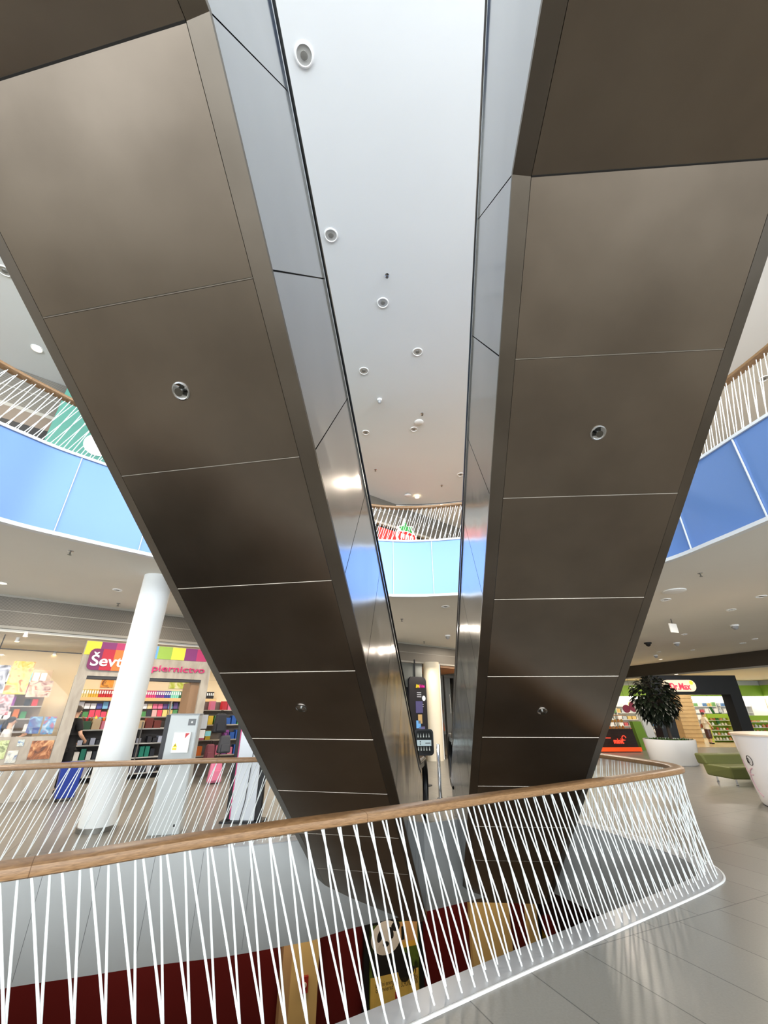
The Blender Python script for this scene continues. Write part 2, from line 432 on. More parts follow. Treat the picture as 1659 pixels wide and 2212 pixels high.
# glazed front behind the viewer (daylight comes in through it)
fr = MB()
for x in range(-16, 27, 3): fr.box((x, -9, 5), (.08, .14, 10))
for z in (.05, 2.6, 4.2, 5.65, 8.2, 9.75): fr.box((5, -9, z), (44, .12, .1))
w = struct(fr.build('window_1', M_DARK))

# ---------------------------------------------------------------- bulkheads
def bulk(F, s0, s1, z0, z1, name, parts=True):
    mb = MB().fbox(F, s0, s1, z0, z1, -.1, 0)
    o = mb.build(name, M_GRILLE, origin=tuple(F.p(s0, z0)), rotz=F.rot()); struct(o)
    return o
bulk(WF, -7, 31, 3.48, CE1, 'wall_bulkhead')
tr = MB().fbox(WF, -7, 31, 3.44, 3.5, -.12, .03).fbox(WF, -7, 31, 3.83, 3.845, 0, .006).fbox(WF, -7, 31, CE1-.05, CE1, 0, .02)
struct(tr.build('trim_8', mat('trim_grey', (150, 146, 136), .5)))
W2 = Frame((-.555, 15.06), (.79, .61))
bulk(W2, -14, 14, 8.75, Z3+.04, 'wall_bulkhead_upper')
tr = MB().fbox(W2, -14, 14, 8.66, 8.76, -.12, .04).fbox(W2, -14, 14, 9.25, 9.27, 0, .006)
struct(tr.build('trim_9', mat('trim_grey2', (150, 146, 136), .5)))
struct(MB().fbox(W2, -14, 14, Z2, 8.7, -.5, -.3).build('wall_shopfront_upper', mat('tan_panels', (196, 160, 118), .6, noise=.1, nscale=1)))
struct(MB().fbox(WF, 7.4, 12.9, 0, 3.48, -.3, -.2).build('wall_shopfront', mat('warm_white', (214, 206, 192), .7)))

# =============================================================== ESCALATORS
def escalator(tap, zA, sA, az, c0, c1, s_end, knee, joints, label, sprk, hand, kd):
    """profile in (s, z); s runs downhill along azimuth az, c across"""
    a = (math.sin(az), math.cos(az)); c = (math.cos(az), -math.sin(az))
    SL = .7
    def W(s, cc, z): return Vector((a[0]*s+c[0]*cc, a[1]*s+c[1]*cc, z))
    def zs(s): return zA-SL*(s-sA)
    def b0_(s): return c0+tap[0]+tap[1]*(1-s/8.5)
    def b1_(s): return c1+tap[2]+tap[3]*(1-s/8.5)
    kz = zs(knee); top = -.75; ZF = 6.72; sb = sA-(ZF-1.80-zA)/SL
    root = thing('escalator', label, 'escalator', W(5, (c0+c1)/2, 0))
    V = 1.80                                    # vertical height of the clad side
    th = math.atan(SL); nx, nz = math.sin(th), math.cos(th)
    e = .10; ch = .035                          # chamfered border strip
    # soffit panels
    js = [top, knee]+joints+[s_end]
    for i, (s0, s1) in enumerate(zip(js, js[1:])):
        g = .004
        def z_(s): return kz if s <= knee+1e-6 else zs(s)
        za, zb = z_(s0+(g if s0 > top else 0)), z_(s1-g)
        lo = [W(s0+g, b0_(s0)+e, za), W(s0+g, b1_(s0)-e, za), W(s1-g, b1_(s1)-e, zb), W(s1-g, b0_(s1)+e, zb)]
        hi = [p+Vector((0, 0, .03)) for p in lo]
        MB().hexa(lo, hi).build('soffit_panel', M_SOFF, root)
    # thin bright joint strips
    for s in joints:
        z = zs(s); q = .0018
        MB().hexa([W(s-q, b0_(s)+e, z-.001), W(s-q, b1_(s)-e, z-.001), W(s+q, b1_(s)-e, z-SL*q-.001), W(s+q, b0_(s)+e, z-SL*q-.001)],
                  [W(s-q, b0_(s)+e, z+.02), W(s-q, b1_(s)-e, z+.02), W(s+q, b1_(s)-e, z+.02), W(s+q, b0_(s)+e, z+.02)]).build('joint_strip', M_SEAM, root)
    z = kz; q = .005; s = knee
    MB().hexa([W(knee-q, b0_(s)+e, z-.002), W(knee-q, b1_(s)-e, z-.002), W(knee+q, b1_(s)-e, z-.002), W(knee+q, b0_(s)+e, z-.002)],
              [W(knee-q, b0_(s)+e, z+.02), W(knee-q, b1_(s)-e, z+.02), W(knee+q, b1_(s)-e, z+.02), W(knee+q, b0_(s)+e, z+.02)]).build('joint_strip', M_DSEAM, root)
    # borders and clad sides
    for cc, inn in ((c0, 1), (c1, -1)):
        bf = b0_ if inn > 0 else b1_
        mb = MB()
        P = [(top, kz), (knee, kz), (s_end, zs(s_end))]
        for (s0, z0), (s1, z1) in zip(P, P[1:]):
            lo = [W(s0, bf(s0), z0+ch), W(s0, bf(s0)+inn*e*.97, z0), W(s1, bf(s1)+inn*e*.97, z1), W(s1, bf(s1), z1+ch)]
            hi = [p+Vector((0, 0, .03)) for p in lo]
            mb.hexa(lo, hi)
        mb.build('edge_strip', M_EDGE, root)
        # side wall with perpendicular joints
        def bot(s): return (s, (kz if s <= knee else zs(s))+ch)
        def topof(s):
            if s <= top+1e-6: return (top, ZF)
            if s <= knee+1e-6: return (knee+kd, zs(knee+kd)+V)
            return (s+V*nx*nz, zs(s)+V-SL*V*nx*nz)
        ss = [top, knee]+joints+[s_end-1.1, s_end]
        th_ = .012
        for s0, s1 in zip(ss, ss[1:]):
            b0, b1, t0, t1 = bot(s0), bot(s1), topof(s0), topof(s1)
            g = .004
            def sh(p, d): return (p[0]+d, p[1]-(0 if p[0] <= knee and d < .1 and s1 <= knee else SL*d))
            poly = [sh(b0, g), sh(b1, -g), sh(t1, -g), sh(t0, g)]
            if s0 <= top: poly = [b0, (b1[0]-g, b1[1]), sh(t1, -g), (sb, ZF), (top, ZF)]
            if s1 >= s_end-1e-6: poly = [sh(b0, g), b1, (s_end, zs(s_end)+V), sh(t0, g)] if t0[0] < s_end else [sh(b0, g), b1, (s_end, t0[1])]
            cl = [bf(s) if i < 2 else cc for i, (s, z) in enumerate(poly)]
            lo = [W(s, q_, z) for (s, z), q_ in zip(poly, cl)]; hi = [W(s, q_+inn*th_, z) for (s, z), q_ in zip(poly, cl)]
            MB().hexa(lo, hi).build('side_panel', M_SIDE, root)
        # dark backing seen in the joints
        mb = MB()
        for s0, s1 in zip(ss, ss[1:]):
            b0, b1, t0, t1 = bot(s0), bot(s1), topof(s0), topof(s1)
            poly = [b0, b1, t1, t0]
            if s0 <= top: poly = [b0, b1, t1, (sb, ZF), (top, ZF)]
            if s1 >= s_end-1e-6: poly = [b0, b1, (s_end, max(zs(s_end)+V, .9)), t0] if t0[0] < s_end else [b0, b1, (s_end, t0[1])]
            cl = [bf(s) if i < 2 else cc for i, (s, z) in enumerate(poly)]
            mb.hexa([W(s, q_+inn*(th_+.006), z+(.015 if i < 2 else -.015)) for i, ((s, z), q_) in enumerate(zip(poly, cl))], [W(s, q_+inn*(th_+.016), z+(.015 if i < 2 else -.015)) for i, ((s, z), q_) in enumerate(zip(poly, cl))])
        mb.build('side_core', M_DSEAM, root)
    # balustrade top: bright deck strip and black handrail
    run = [(top, ZF), (sb, ZF), (hand, zs(hand)+V), (hand+.25, zs(hand)+V-.10), (hand+1.05, zs(hand)+V-.11)]
    for cc, inn in ((c0, 1), (c1, -1)):
        mb = MB(); q = cc+inn*.02
        for (s0, z0), (s1, z1) in zip(run[:3], run[1:4]):
            mb.hexa([W(s0, cc-inn*.012, z0-.02), W(s0, cc+inn*.1, z0-.02), W(s1, cc+inn*.1, z1-.02), W(s1, cc-inn*.012, z1-.02)],
                    [W(s0, cc-inn*.012, z0+.01), W(s0, cc+inn*.1, z0+.01), W(s1, cc+inn*.1, z1+.01), W(s1, cc-inn*.012, z1+.01)])
        mb.build('deck_strip', M_SILL, root)
        mb = MB()
        for (s0, z0), (s1, z1) in zip(run[:-1], run[1:]):
            mb.hexa([W(s0, cc+inn*.015, z0+.01), W(s0, cc+inn*.045, z0+.01), W(s1, cc+inn*.045, z1+.01), W(s1, cc+inn*.015, z1+.01)],
                    [W(s0, cc+inn*.015, z0+.1), W(s0, cc+inn*.045, z0+.1), W(s1, cc+inn*.045, z1+.1), W(s1, cc+inn*.015, z1+.1)])
        mb.build('handrail_guide', mat('guide_steel', (70, 78, 84), .3, metal=.8), root)
        pts = [W(s, cc+inn*.03, z+.12) for s, z in run]
        # newel: half circle down
        se, ze = run[-1]; r = .42
        for k in range(1, 10):
            an = math.pi*k/9
            pts.append(W(se+math.sin(an)*r*.75, cc+inn*.03, ze+.12-r+math.cos(an)*r))
        pts.append(W(se-.35, cc+inn*.03, ze+.12-2*r))
        mb = MB(); N = len(pts)
        side = Vector((c[0], c[1], 0))
        vs = []
        for i, p in enumerate(pts):
            t = (pts[min(i+1, N-1)]-pts[max(i-1, 0)]).normalized(); u = side.cross(t).normalized()
            for k in range(10):
                an = 2*math.pi*k/10
                vs.append(p+side*math.cos(an)*.045+u*math.sin(an)*.036)
        mb.add(vs, [(i*10+k, i*10+(k+1) % 10, (i+1)*10+(k+1) % 10, (i+1)*10+k) for i in range(N-1) for k in range(10)]+[tuple(range(10))])
        mb.build('handrail', M_RUBBER, root, smooth=True)
        # glass newel panel
        gp = [(hand-.3, .02), (se, .02)]+[(se+math.sin(an)*r*.7, ze-r+math.cos(an)*r*.95) for an in [math.pi*(1-k/8) for k in range(9)]]+[(hand, zs(hand)+V-.02)]
        MB().hexa([W(s, cc+inn*.04, z) for s, z in gp], [W(s, cc+inn*.05, z) for s, z in gp]).build('newel_glass', M_GLASS, root)
    # steps inside
    mb = MB(); s = knee+.7
    while zs(s)+1.0 > .05:
        z = zs(s)+1.0
        mb.hexa([W(s, c0+.28, z-.25), W(s, c1-.28, z-.25), W(s+.34, c1-.28, z-.25), W(s+.34, c0+.28, z-.25)],
                [W(s, c0+.28, z), W(s, c1-.28, z), W(s+.34, c1-.28, z), W(s+.34, c0+.28, z)]); s += .31
    mb.hexa([W(top, c0+.03, kz+1.15), W(top, c1-.03, kz+1.15), W(knee+.75, c1-.03, kz+1.15), W(knee+.75, c0+.03, kz+1.15)],
            [W(top, c0+.03, kz+1.3), W(top, c1-.03, kz+1.3), W(knee+.75, c1-.03, kz+1.3), W(knee+.75, c0+.03, kz+1.3)])
    mb.build('step_band', mat('step_metal', (90, 90, 92), .5, metal=.6), root)
    # landing plate at the lower floor
    MB().hexa([W(s_end-.3, c0, -.02), W(s_end-.3, c1, -.02), W(s_end+1.6, c1, -.02), W(s_end+1.6, c0, -.02)],
              [W(s_end-.3, c0, .012), W(s_end-.3, c1, .012), W(s_end+1.6, c1, .012), W(s_end+1.6, c0, .012)]).build('landing_plate', mat('landing_metal', (120, 118, 112), .4, metal=.7), root)
    # recessed nozzles in the soffit (sprinkler heads in chrome rosettes)
    n = Vector((a[0]*-nx, a[1]*-nx, -nz)).normalized()
    for u, v, rr in sprk:
        x, y, w = ray(u, v); A0 = a[0]*x+a[1]*y
        t = (zA+SL*sA-EYE)/(w+SL*A0)
        p = Vector((x*t, y*t, EYE+w*t))
        h = MB().lathe(p, [(rr, 0), (rr, .004), (rr*.85, .007), (rr*.72, .003), (rr*.3, .003)], 24, up=n).build('sprinkler_rosette', M_CHROME, root, smooth=True)
        MB().lathe(p+n*.003, [(rr*.25, 0), (rr*.22, .02), (rr*.45, .022), (rr*.45, .026)], 12, up=n).build('sprinkler_nozzle', mat('nozzle', (120, 118, 112), .3, metal=1), h)
    return root
j1 = [1.22+.82*k for k in range(0, 8)]
escalator((0, .065, 0, .085), -.4, 7.18, R(10.7), -2.38, -.90, 8.3, .46, j1, 'left brushed steel escalator seen from below, tilting up over the left of the atrium', [(391, 845, .056), (651, 1529, .055)], 7.9, .66)
j2 = [2.05+.857*k for k in range(0, 8)]
escalator((.046, -.115, .085, -.09), -.85, 8.77, R(3.7), .69, 2.165, 9.35, 1.262, j2, 'right brushed steel escalator seen from below, tilting up over the right of the atrium', [(1292, 935, .056), (1171, 1536, .055)], 8.3, .86)

# ================================================================== RAILINGS
def railing(path, z0, label, hidden=lambda p: False, pitchA=.12, pitchB=.127, sA=.35, sB=.23, ph=0, plate=True, hr=1.05, first=100):
    L = arclen(path); mid = path[len(path)//2]
    root = thing('railing', label, 'railing', (mid[0], mid[1], z0))
    prof = []
    for k in range(14):
        an = 2*math.pi*k/14; cx, sx = math.cos(an), math.sin(an)
        prof.append((.082*math.copysign(abs(cx)**.6, cx), z0+hr+.034*math.copysign(abs(sx)**.6, sx)))
    hrail = MB().sweep(path, prof).build('handrail', M_OAK, root, smooth=True)
    # joints in the handrail
    jm = MB(); s = 1.55
    while s < L[-1]:
        p, n = at_len(path, L, s)
        jm.sweep([at_len(path, L, s-.002)[0], at_len(path, L, s+.002)[0]], [(o*1.008, z0+hr+(z-z0-hr)*1.02) for o, z in prof])
        s += 1.9
    if jm.v: jm.build('joint', mat('oak_joint', (105, 74, 44), .6), hrail)
    if plate:
        MB().sweep(path, [(-.07, z0), (-.07, z0+.012), (.165, z0+.012), (.165, z0)]).build('base_plate', M_PLATE, root, smooth=True)
        MB().sweep(path, [(.168, z0), (.168, z0+.012), (.172, z0+.015), (.184, z0+.015), (.188, z0+.010), (.188, z0)]).build('edge_lip', M_LIP, root, smooth=True)
    rods = []
    for row, (pitch, sh, ot, ob, r) in enumerate(((pitchA, sA, .03, .115, .0066), (pitchB, sB, -.02, .0, .0066))):
        s = ph+row*.03
        while s < L[-1]-.02:
            s2 = s+sh
            if s2 < L[-1]-.02:
                (p, n), (q, m) = at_len(path, L, s), at_len(path, L, s2)
                A = Vector((p[0]+n[0]*ot, p[1]+n[1]*ot, z0+hr-.03)); B = Vector((q[0]+m[0]*ob, q[1]+m[1]*ob, z0+.012))
                rods.append((A, B, r))
            s += pitch
    eye = Vector((0, 0, EYE))
    def vis(rd):
        mpt = (rd[0]+rd[1])/2; v = mpt-eye
        d = v.y*CS+v.z*SN
        if d < .2: return 999
        u = 829.5+FPX*v.x/d; w = 1106-FPX*(v.z*CS-v.y*SN)/d
        off = not (-30 < u < 1690 and -60 < w < 2330)
        return v.length+(50 if off else 0)+(25 if hidden((u, w)) else 0)
    rods.sort(key=vis)
    rods = [r for r in rods if vis(r) < 990]
    for A, B, r in rods[:first]:
        MB().tube([A, B], r, 8).build('rod', M_ROD, root, smooth=True)
    if rods[first:]:
        mb = MB()
        for A, B, r in rods[first:]: mb.tube([A, B], r, 6, cap=False)
        o = mb.build('rod', M_ROD, root, smooth=True); o['kind'] = 'stuff'
    return root
LA = arclen(railA)
ia = min(range(len(railA)), key=lambda i: math.hypot(railA[i][0]+1.83, railA[i][1]-2.51))
railing(railA, 0, 'nearest railing across the picture, oak handrail on slanting white rods, grey base plate', ph=(LA[ia]) % .12)
railing(railB, 0, 'railing across the void on the left, passing in front of the white column')
far2 = [p for p in void2]
i0 = min(range(len(far2)), key=lambda i: math.hypot(far2[i][0]-5.66, far2[i][1]-2.6)+(9 if far2[i][0] < 0 else 0))
seq = far2[i0:]+far2[:i0]
i1 = min(range(len(seq)), key=lambda i: math.hypot(seq[i][0]+6.0, seq[i][1]-2.6))
rail2 = offset(seq[:i1+1], .13)
railing(rail2, Z2, 'curved railing of the floor above, standing on top of the blue fascia', plate=False, hr=1.0,
        hidden=lambda p: (230 < p[0] < 790 or 1010 < p[0] < 1500))
# =========================================================== SMALL BUILDERS
def disc(p, prof, mt, name, parent=None, up=(0, 0, -1), n=24):
    return MB().lathe(p, prof, n, up=Vector(up)).build(name, mt, parent, smooth=True, origin=tuple(p) if parent is None else None)
M_RING = mat('lamp_ring', (240, 240, 238), .4)
M_REFL = mat('lamp_reflector', (200, 200, 196), .3, metal=.2)
def downlight(u, v, z, r, label, lit=False, group=None):
    x, y = atz(u, v, z); t = thing('ceiling_light', label, 'ceiling light', (x, y, z), group)
    MB().lathe((x, y, z), [(r, 0), (r, .012), (r*.86, .016), (r*.82, .004), (r*.8, .004)], 24, up=(0, 0, -1), close=False).build('trim_ring', M_RING, t, smooth=True)
    MB().lathe((x, y, z-.002), [(r*.82, .0), (r*.6, -.0005), (r*.3, -.001)], 24, up=(0, 0, -1)).build('reflector', M_LAMP if lit else M_REFL, t, smooth=True)
    MB().lathe((x, y, z-.003), [(r*.4, 0), (r*.36, .01), (r*.1, .012)], 16, up=(0, 0, -1)).build('bulb', M_LAMP if lit else mat('bulb_off', (120, 118, 112), .2), t, smooth=True)
    return t
def detector(u, v, z, r, label, flatd=True):
    x, y = atz(u, v, z); t = thing('smoke_detector' if flatd else 'dome_camera', label, 'smoke detector' if flatd else 'camera', (x, y, z))
    if flatd:
        disc((x, y, z), [(r, 0), (r, .02), (r*.8, .035), (r*.3, .04)], M_WHITE, 'cover', t)
    else:
        disc((x, y, z), [(r, 0), (r, .04), (r*.85, .05)], M_WHITE, 'housing', t)
        disc((x, y, z-.05), [(r*.8, 0), (r*.72, .05), (r*.4, .09), (r*.05, .1)], mat('dome_bubble', (150, 150, 150), .1), 'dome', t)
    return t
def sprinkler(u, v, z, label):
    x, y = atz(u, v, z); t = thing('sprinkler', label, 'sprinkler', (x, y, z))
    disc((x, y, z), [(.045, 0), (.045, .01), (.02, .014)], M_CHROME, 'rosette', t)
    disc((x, y, z-.014), [(.012, 0), (.012, .05), (.03, .055), (.03, .06)], mat('nozzle', (120, 118, 112), .3, metal=1), 'head', t)
def pbox(F, u0, v0, u1, v1, o0, o1, name, mt, parent=None, bevel=0):
    """box in frame F whose face spans the pixel rectangle given by its four sides"""
    um, vm = (u0+u1)/2, (v0+v1)/2
    s0 = F.px(u0, vm)[0]; s1 = F.px(u1, vm)[0]; z1 = F.px(um, v0)[1]; z0 = F.px(um, v1)[1]
    return MB().fbox(F, s0, s1, z0, z1, o0, o1).build(name, mt, parent, bevel=bevel)
COLS = [(196, 40, 52), (40, 90, 170), (235, 200, 60), (60, 140, 80), (230, 120, 40), (140, 70, 150), (60, 170, 190), (230, 228, 220), (30, 32, 38), (225, 120, 150), (120, 80, 50)]
def goods(F, s0, s1, z, w, h, d, name, cat, label, group, cols=COLS, gap=.01, o=0, jitter=.25, skip=0, style='box'):
    protos = {}; s = s0; k = 0; out = []
    while s+w <= s1:
        if random.random() >= skip:
            c = cols[k % len(cols)] if jitter == 0 else random.choice(cols); hh = h*(1-jitter*random.random())
            key = (c, round(hh/h*4)); hh = h*key[1]/4 if key[1] else h
            p = F.p(s+w/2, z, o-d/2)
            if key not in protos:
                mb = MB(); G = Frame((0, 0), F.d)
                if style == 'box': mb.fbox(G, -w*.47, w*.47, 0, hh, -d/2, d/2)
                elif style == 'tilt': mb.hexa([G.p(-w*.47, 0, d/2), G.p(w*.47, 0, d/2), G.p(w*.47, 0, d/2-.02), G.p(-w*.47, 0, d/2-.02)], [G.p(-w*.47, hh, -d/2+.02), G.p(w*.47, hh, -d/2+.02), G.p(w*.47, hh, -d/2), G.p(-w*.47, hh, -d/2)])
                else: mb.lathe((0, 0, 0), [(w*.4, 0), (w*.45, .01), (w*.45, hh*.65), (w*.18, hh*.8), (w*.18, hh)], 10)
                if style == 'binder':
                    mb = MB().fbox(G, -w*.47, w*.47, 0, hh, -d/2, d/2)
                ob = mb.build(name, flat(c, .45), None, origin=(0, 0, 0), smooth=(style == 'round'))
                if style == 'binder' or style == 'tilt' and w > .12:
                    G2 = MB().fbox(G, -w*.3, w*.3, hh*.45, hh*.85, d/2, d/2+.002) if style == 'binder' else None
                    if G2: G2.build('spine_label', flat((240, 240, 235), .6), ob)
                protos[key] = ob; ob.location = p
            else:
                ob = copy_tree(protos[key], p)
            tag(ob, label, cat, group); out.append(ob)
        s += w+gap; k += 1
    return out
def local_obj(name, mb, mt, parent, smooth=True):
    me = bpy.data.meshes.new(name); me.from_pydata([tuple(v) for v in mb.v], [], mb.f)
    for m in (mt if isinstance(mt, list) else [mt]): me.materials.append(m)
    me.polygons.foreach_set('material_index', mb.m)
    if smooth: me.polygons.foreach_set('use_smooth', [True]*len(me.polygons))
    o = bpy.data.objects.new(name, me); C.objects.link(o); o.parent = parent; return o
def skin(name, verts, edges, mt, parent, sub=2, root=0):
    me = bpy.data.meshes.new(name); me.from_pydata([v[0] for v in verts], edges, [])
    o = bpy.data.objects.new(name, me); C.objects.link(o)
    m = o.modifiers.new('skin', 'SKIN'); m.use_smooth_shade = True
    for i, v in enumerate(verts):
        r = v[1] if isinstance(v[1], tuple) else (v[1], v[1])
        me.skin_vertices[0].data[i].radius = r; me.skin_vertices[0].data[i].use_root = (i == root)
    ss = o.modifiers.new('sub', 'SUBSURF'); ss.levels = sub; ss.render_levels = sub
    dg = bpy.context.evaluated_depsgraph_get(); dg.update()
    nm = bpy.data.meshes.new_from_object(o.evaluated_get(dg)); bpy.data.objects.remove(o)
    nm.materials.clear(); nm.materials.append(mt)
    nm.polygons.foreach_set('use_smooth', [True]*len(nm.polygons)); nm.polygons.foreach_set('material_index', [0]*len(nm.polygons))
    o = bpy.data.objects.new(name, nm); C.objects.link(o); o.parent = parent; return o
M_SKIN = mat('skin', (214, 168, 140), .5)
def person(label, loc, rz, h=1.72, top=(20, 20, 22), bottom=(20, 20, 22), hair=(50, 36, 28), arm_l=None, arm_r=None, skirt=False, long_hair=False, sleeve=.5, bag=None, shoes=(30, 26, 24), tank=False):
    k = h/1.75; root = thing('person', label, 'person', loc); root.rotation_euler = (0, 0, rz); root.scale = (k, k, k)
    # local: +y is where the figure faces
    L = dict(pel=(0, 0, .97), wst=(0, .0, 1.12), chs=(0, 0, 1.33), nck=(0, 0, 1.47), n2=(0, .015, 1.53), hd=(0, .03, 1.63), top=(0, .02, 1.70))
    V = []; E = []; ix = {}
    def add(n, p, r, to=None):
        ix[n] = len(V); V.append((p, r))
        if to: E.append((ix[to], ix[n]))
    add('pel', L['pel'], (.14, .11)); add('wst', L['wst'], (.13, .10), 'pel'); add('chs', L['chs'], (.155, .11), 'wst')
    add('nck', L['nck'], (.07, .06), 'chs'); add('n2', L['n2'], .052, 'nck'); add('hd', L['hd'], (.078, .095), 'n2'); add('top', L['top'], (.055, .07), 'hd')
    arms = {}
    for s, pose in ((-1, arm_l), (1, arm_r)):
        el, wr = pose or ((s*.26, -.02, 1.13), (s*.27, .06, .88))
        n = 'lr'[s > 0]
        add('sh'+n, (s*.17, 0, 1.41), .058, 'chs'); add('ua'+n, tuple((a+b)/2 for a, b in zip((s*.19, 0, 1.39), el)), .046, 'sh'+n)
        add('el'+n, el, .038, 'ua'+n); add('fa'+n, tuple(a*.6+b*.4 for a, b in zip(el, wr)), .038, 'el'+n); add('wr'+n, wr, .025, 'fa'+n)
        d = (Vector(wr)-Vector(el)).normalized(); palm = Vector(wr)+d*.055
        add('pm'+n, tuple(palm), (.03, .018), 'wr'+n)
        side = d.cross(Vector((s, 0, 0))).normalized()
        if side.length < .1: side = Vector((0, 1, 0))
        for f in range(4):
            ln = (.062, .072, .068, .052)[f]; b = palm+side*(.022-.0145*f)+d*.02
            c = Vector((-s, 0, 0))*.012
            add('f%d%s' % (f, n), tuple(b), .009, 'pm'+n); add('g%d%s' % (f, n), tuple(b+d*ln*.55+c*.4), .0085, 'f%d%s' % (f, n)); add('h%d%s' % (f, n), tuple(b+d*ln+c*1.8), .007, 'g%d%s' % (f, n))
        b = palm+side*.03-d*.02
        add('t'+n, tuple(b), .011, 'pm'+n); add('u'+n, tuple(b+side*.022+d*.035), .009, 't'+n)
        arms[n] = (el, wr)
        add('hp'+n, (s*.09, 0, .9), .085, 'pel'); add('kn'+n, (s*.1, .015, .5), .055, 'hp'+n); add('cf'+n, (s*.1, -.015, .33), .052, 'kn'+n)
        add('an'+n, (s*.1, -.02, .09), .035, 'cf'+n); add('ft'+n, (s*.11, .1, .035), (.035, .025), 'an'+n)
    skin('body', V, E, M_SKIN, root)
    # face: nose, eyes, mouth, ears as sub-shapes of one head detail mesh
    mb = MB(); mb.lathe((0, .118, 1.615), [(.014, -.012), (.011, .0), (.003, .014)], 8, up=(0, 1, 0))
    for s in (-1, 1): mb.lathe((s*.078, .015, 1.62), [(.02, -.004), (.024, .004), (.012, .01)], 8, up=(s, 0, 0))
    local_obj('nose_and_ears', mb, M_SKIN, root)
    mb = MB()
    for s in (-1, 1): mb.lathe((s*.03, .103, 1.642), [(.011, 0), (.008, .006), (.002, .008)], 8, up=(0, 1, 0))
    local_obj('eyes', mb, mat('eye', (60, 44, 36), .3), root)
    local_obj('mouth', MB().box((0, .108, 1.575), (.042, .01, .008)), mat('lips', (176, 96, 88), .5), root)
    # hair
    mb = MB(); vs = []; fs = []; nu, nv = 16, 8
    for j in range(nv+1):
        ph = math.pi*.56*j/nv
        for i in range(nu):
            t = 2*math.pi*i/nu; fwd = max(0, math.sin(t)); cut = 1-(.42*fwd if j > 2 else 0)
            p = ph*cut
            vs.append((math.sin(p)*math.cos(t)*.094, .012+math.sin(p)*math.sin(t)*.112, 1.63+math.cos(p)*.118))
    for j in range(nv):
        for i in range(nu): fs.append((j*nu+i, j*nu+(i+1) % nu, (j+1)*nu+(i+1) % nu, (j+1)*nu+i))
    mb.add(vs, fs); M_H = flat(hair, .6)
    local_obj('hair', mb, M_H, root)
    if long_hair: skin('hair_length', [((0, -.07, 1.68), .07), ((0, -.1, 1.55), (.09, .05)), ((0, -.11, 1.38), (.08, .035))], [(0, 1), (1, 2)], M_H, root)
    # clothes
    g = 1.13
    V2 = [(L['pel'], (.185, .15)), (L['wst'], (.175, .145)), (L['chs'], (.2, .15)), ((0, 0, 1.46), (.1, .085)), ((0, 0, .84), (.2, .165))]
    E2 = [(0, 1), (1, 2), (2, 3), (0, 4)]
    for s, n in ((-1, 'l'), (1, 'r')):
        if tank: continue
        el, wr = arms[n]; b = len(V2)
        sh = Vector((s*.175, 0, 1.41)); e = Vector(el); w_ = Vector(wr)
        V2.append((tuple(sh), .08)); E2.append((2, b))
        if sleeve <= .5: V2.append((tuple(sh.lerp(e, .8)), .072)); E2.append((b, b+1))
        else: V2 += [(tuple(e), .06), (tuple(e.lerp(w_, .85)), .048)]; E2 += [(b, b+1), (b+1, b+2)]
    skin('shirt', V2, E2, flat(top, .8), root)
    if skirt: skin('skirt', [((0, 0, 1.03), (.16, .13)), ((0, 0, .85), (.2, .17)), ((0, 0, .45), (.2, .17)), ((0, 0, .24), (.21, .18))], [(0, 1), (1, 2), (2, 3)], skirt, root)
    else:
        V3 = [((0, 0, 1.02), (.18, .145))]; E3 = []
        for s in (-1, 1):
            b = len(V3); V3 += [((s*.095, 0, .86), .125), ((s*.1, .012, .5), .09), ((s*.1, -.01, .1), .075)]; E3 += [(0, b), (b, b+1), (b+1, b+2)]
        skin('trousers', V3, E3, flat(bottom, .85), root)
    for s in (-1, 1): skin('shoe', [((s*.1, -.05, .045), (.042, .045)), ((s*.105, .04, .04), (.045, .04)), ((s*.11, .13, .03), (.04, .028))], [(0, 1), (1, 2)], flat(shoes, .5), root)
    if bag:
        bx = thing('shoulder_bag', bag[1], 'bag', tuple(Vector(loc)+Matrix.Rotation(rz, 3, 'Z') @ (Vector((-.24, -.04, .86))*k))); bx.rotation_euler = (0, 0, rz)
        mb = MB(); mb.hexa([(-.05, -.15, 0), (.05, -.15, 0), (.05, .15, 0), (-.05, .15, 0)], [(-.03, -.12, .2), (.03, -.12, .2), (.03, .12, .2), (-.03, .12, .2)])
        o = local_obj('bag_body', mb, flat(bag[0], .5), bx, False); m = o.modifiers.new('b', 'BEVEL'); m.width = .03; m.segments = 3
        local_obj('strap', MB().tube([(0, -.11, .2), (.05, -.06, .42), (.1, 0, .56), (.05, .06, .42), (0, .11, .2)], .008, 6), flat(bag[0], .5), bx)
    return root

# ==================================================== LEFT: COLUMN, CABINET
cx, cy = atz(207, 1793, 0)
t = thing('column', 'thick round white column standing in front of the stationery shop on the left', 'column', (cx, cy, 0))
disc((cx, cy, 0), [(.265, 0), (.265, CE1)], M_COL, 'shaft', t, up=(0, 0, 1), n=48)
disc((cx, cy, 0), [(.285, 0), (.285, .065), (.267, .07)], mat('column_shoe', (120, 118, 112), .35, metal=.6), 'base_ring', t, up=(0, 0, 1), n=48)
CF = Frame((-3.644, 7.768), (.443, .102))
cb = thing('electric_cabinet', 'tall light grey electric cabinet beside the white column', 'cabinet', tuple(CF.p(.22, 0)))
M_CAB = mat('cabinet_grey', (190, 194, 192), .45)
MB().fbox(CF, 0, .46, .0, 1.66, -.34, 0).build('body', M_CAB, cb, bevel=.006)
MB().fbox(CF, .012, .448, .99, 1.645, 0, .012).build('upper_door', M_CAB, cb, bevel=.003)
MB().fbox(CF, .012, .448, .03, .98, 0, .012).build('lower_door', M_CAB, cb, bevel=.003)
MB().fbox(CF, -.01, .47, 1.66, 1.68, -.36, .01).build('top_cap', flat((150, 152, 152)), cb)
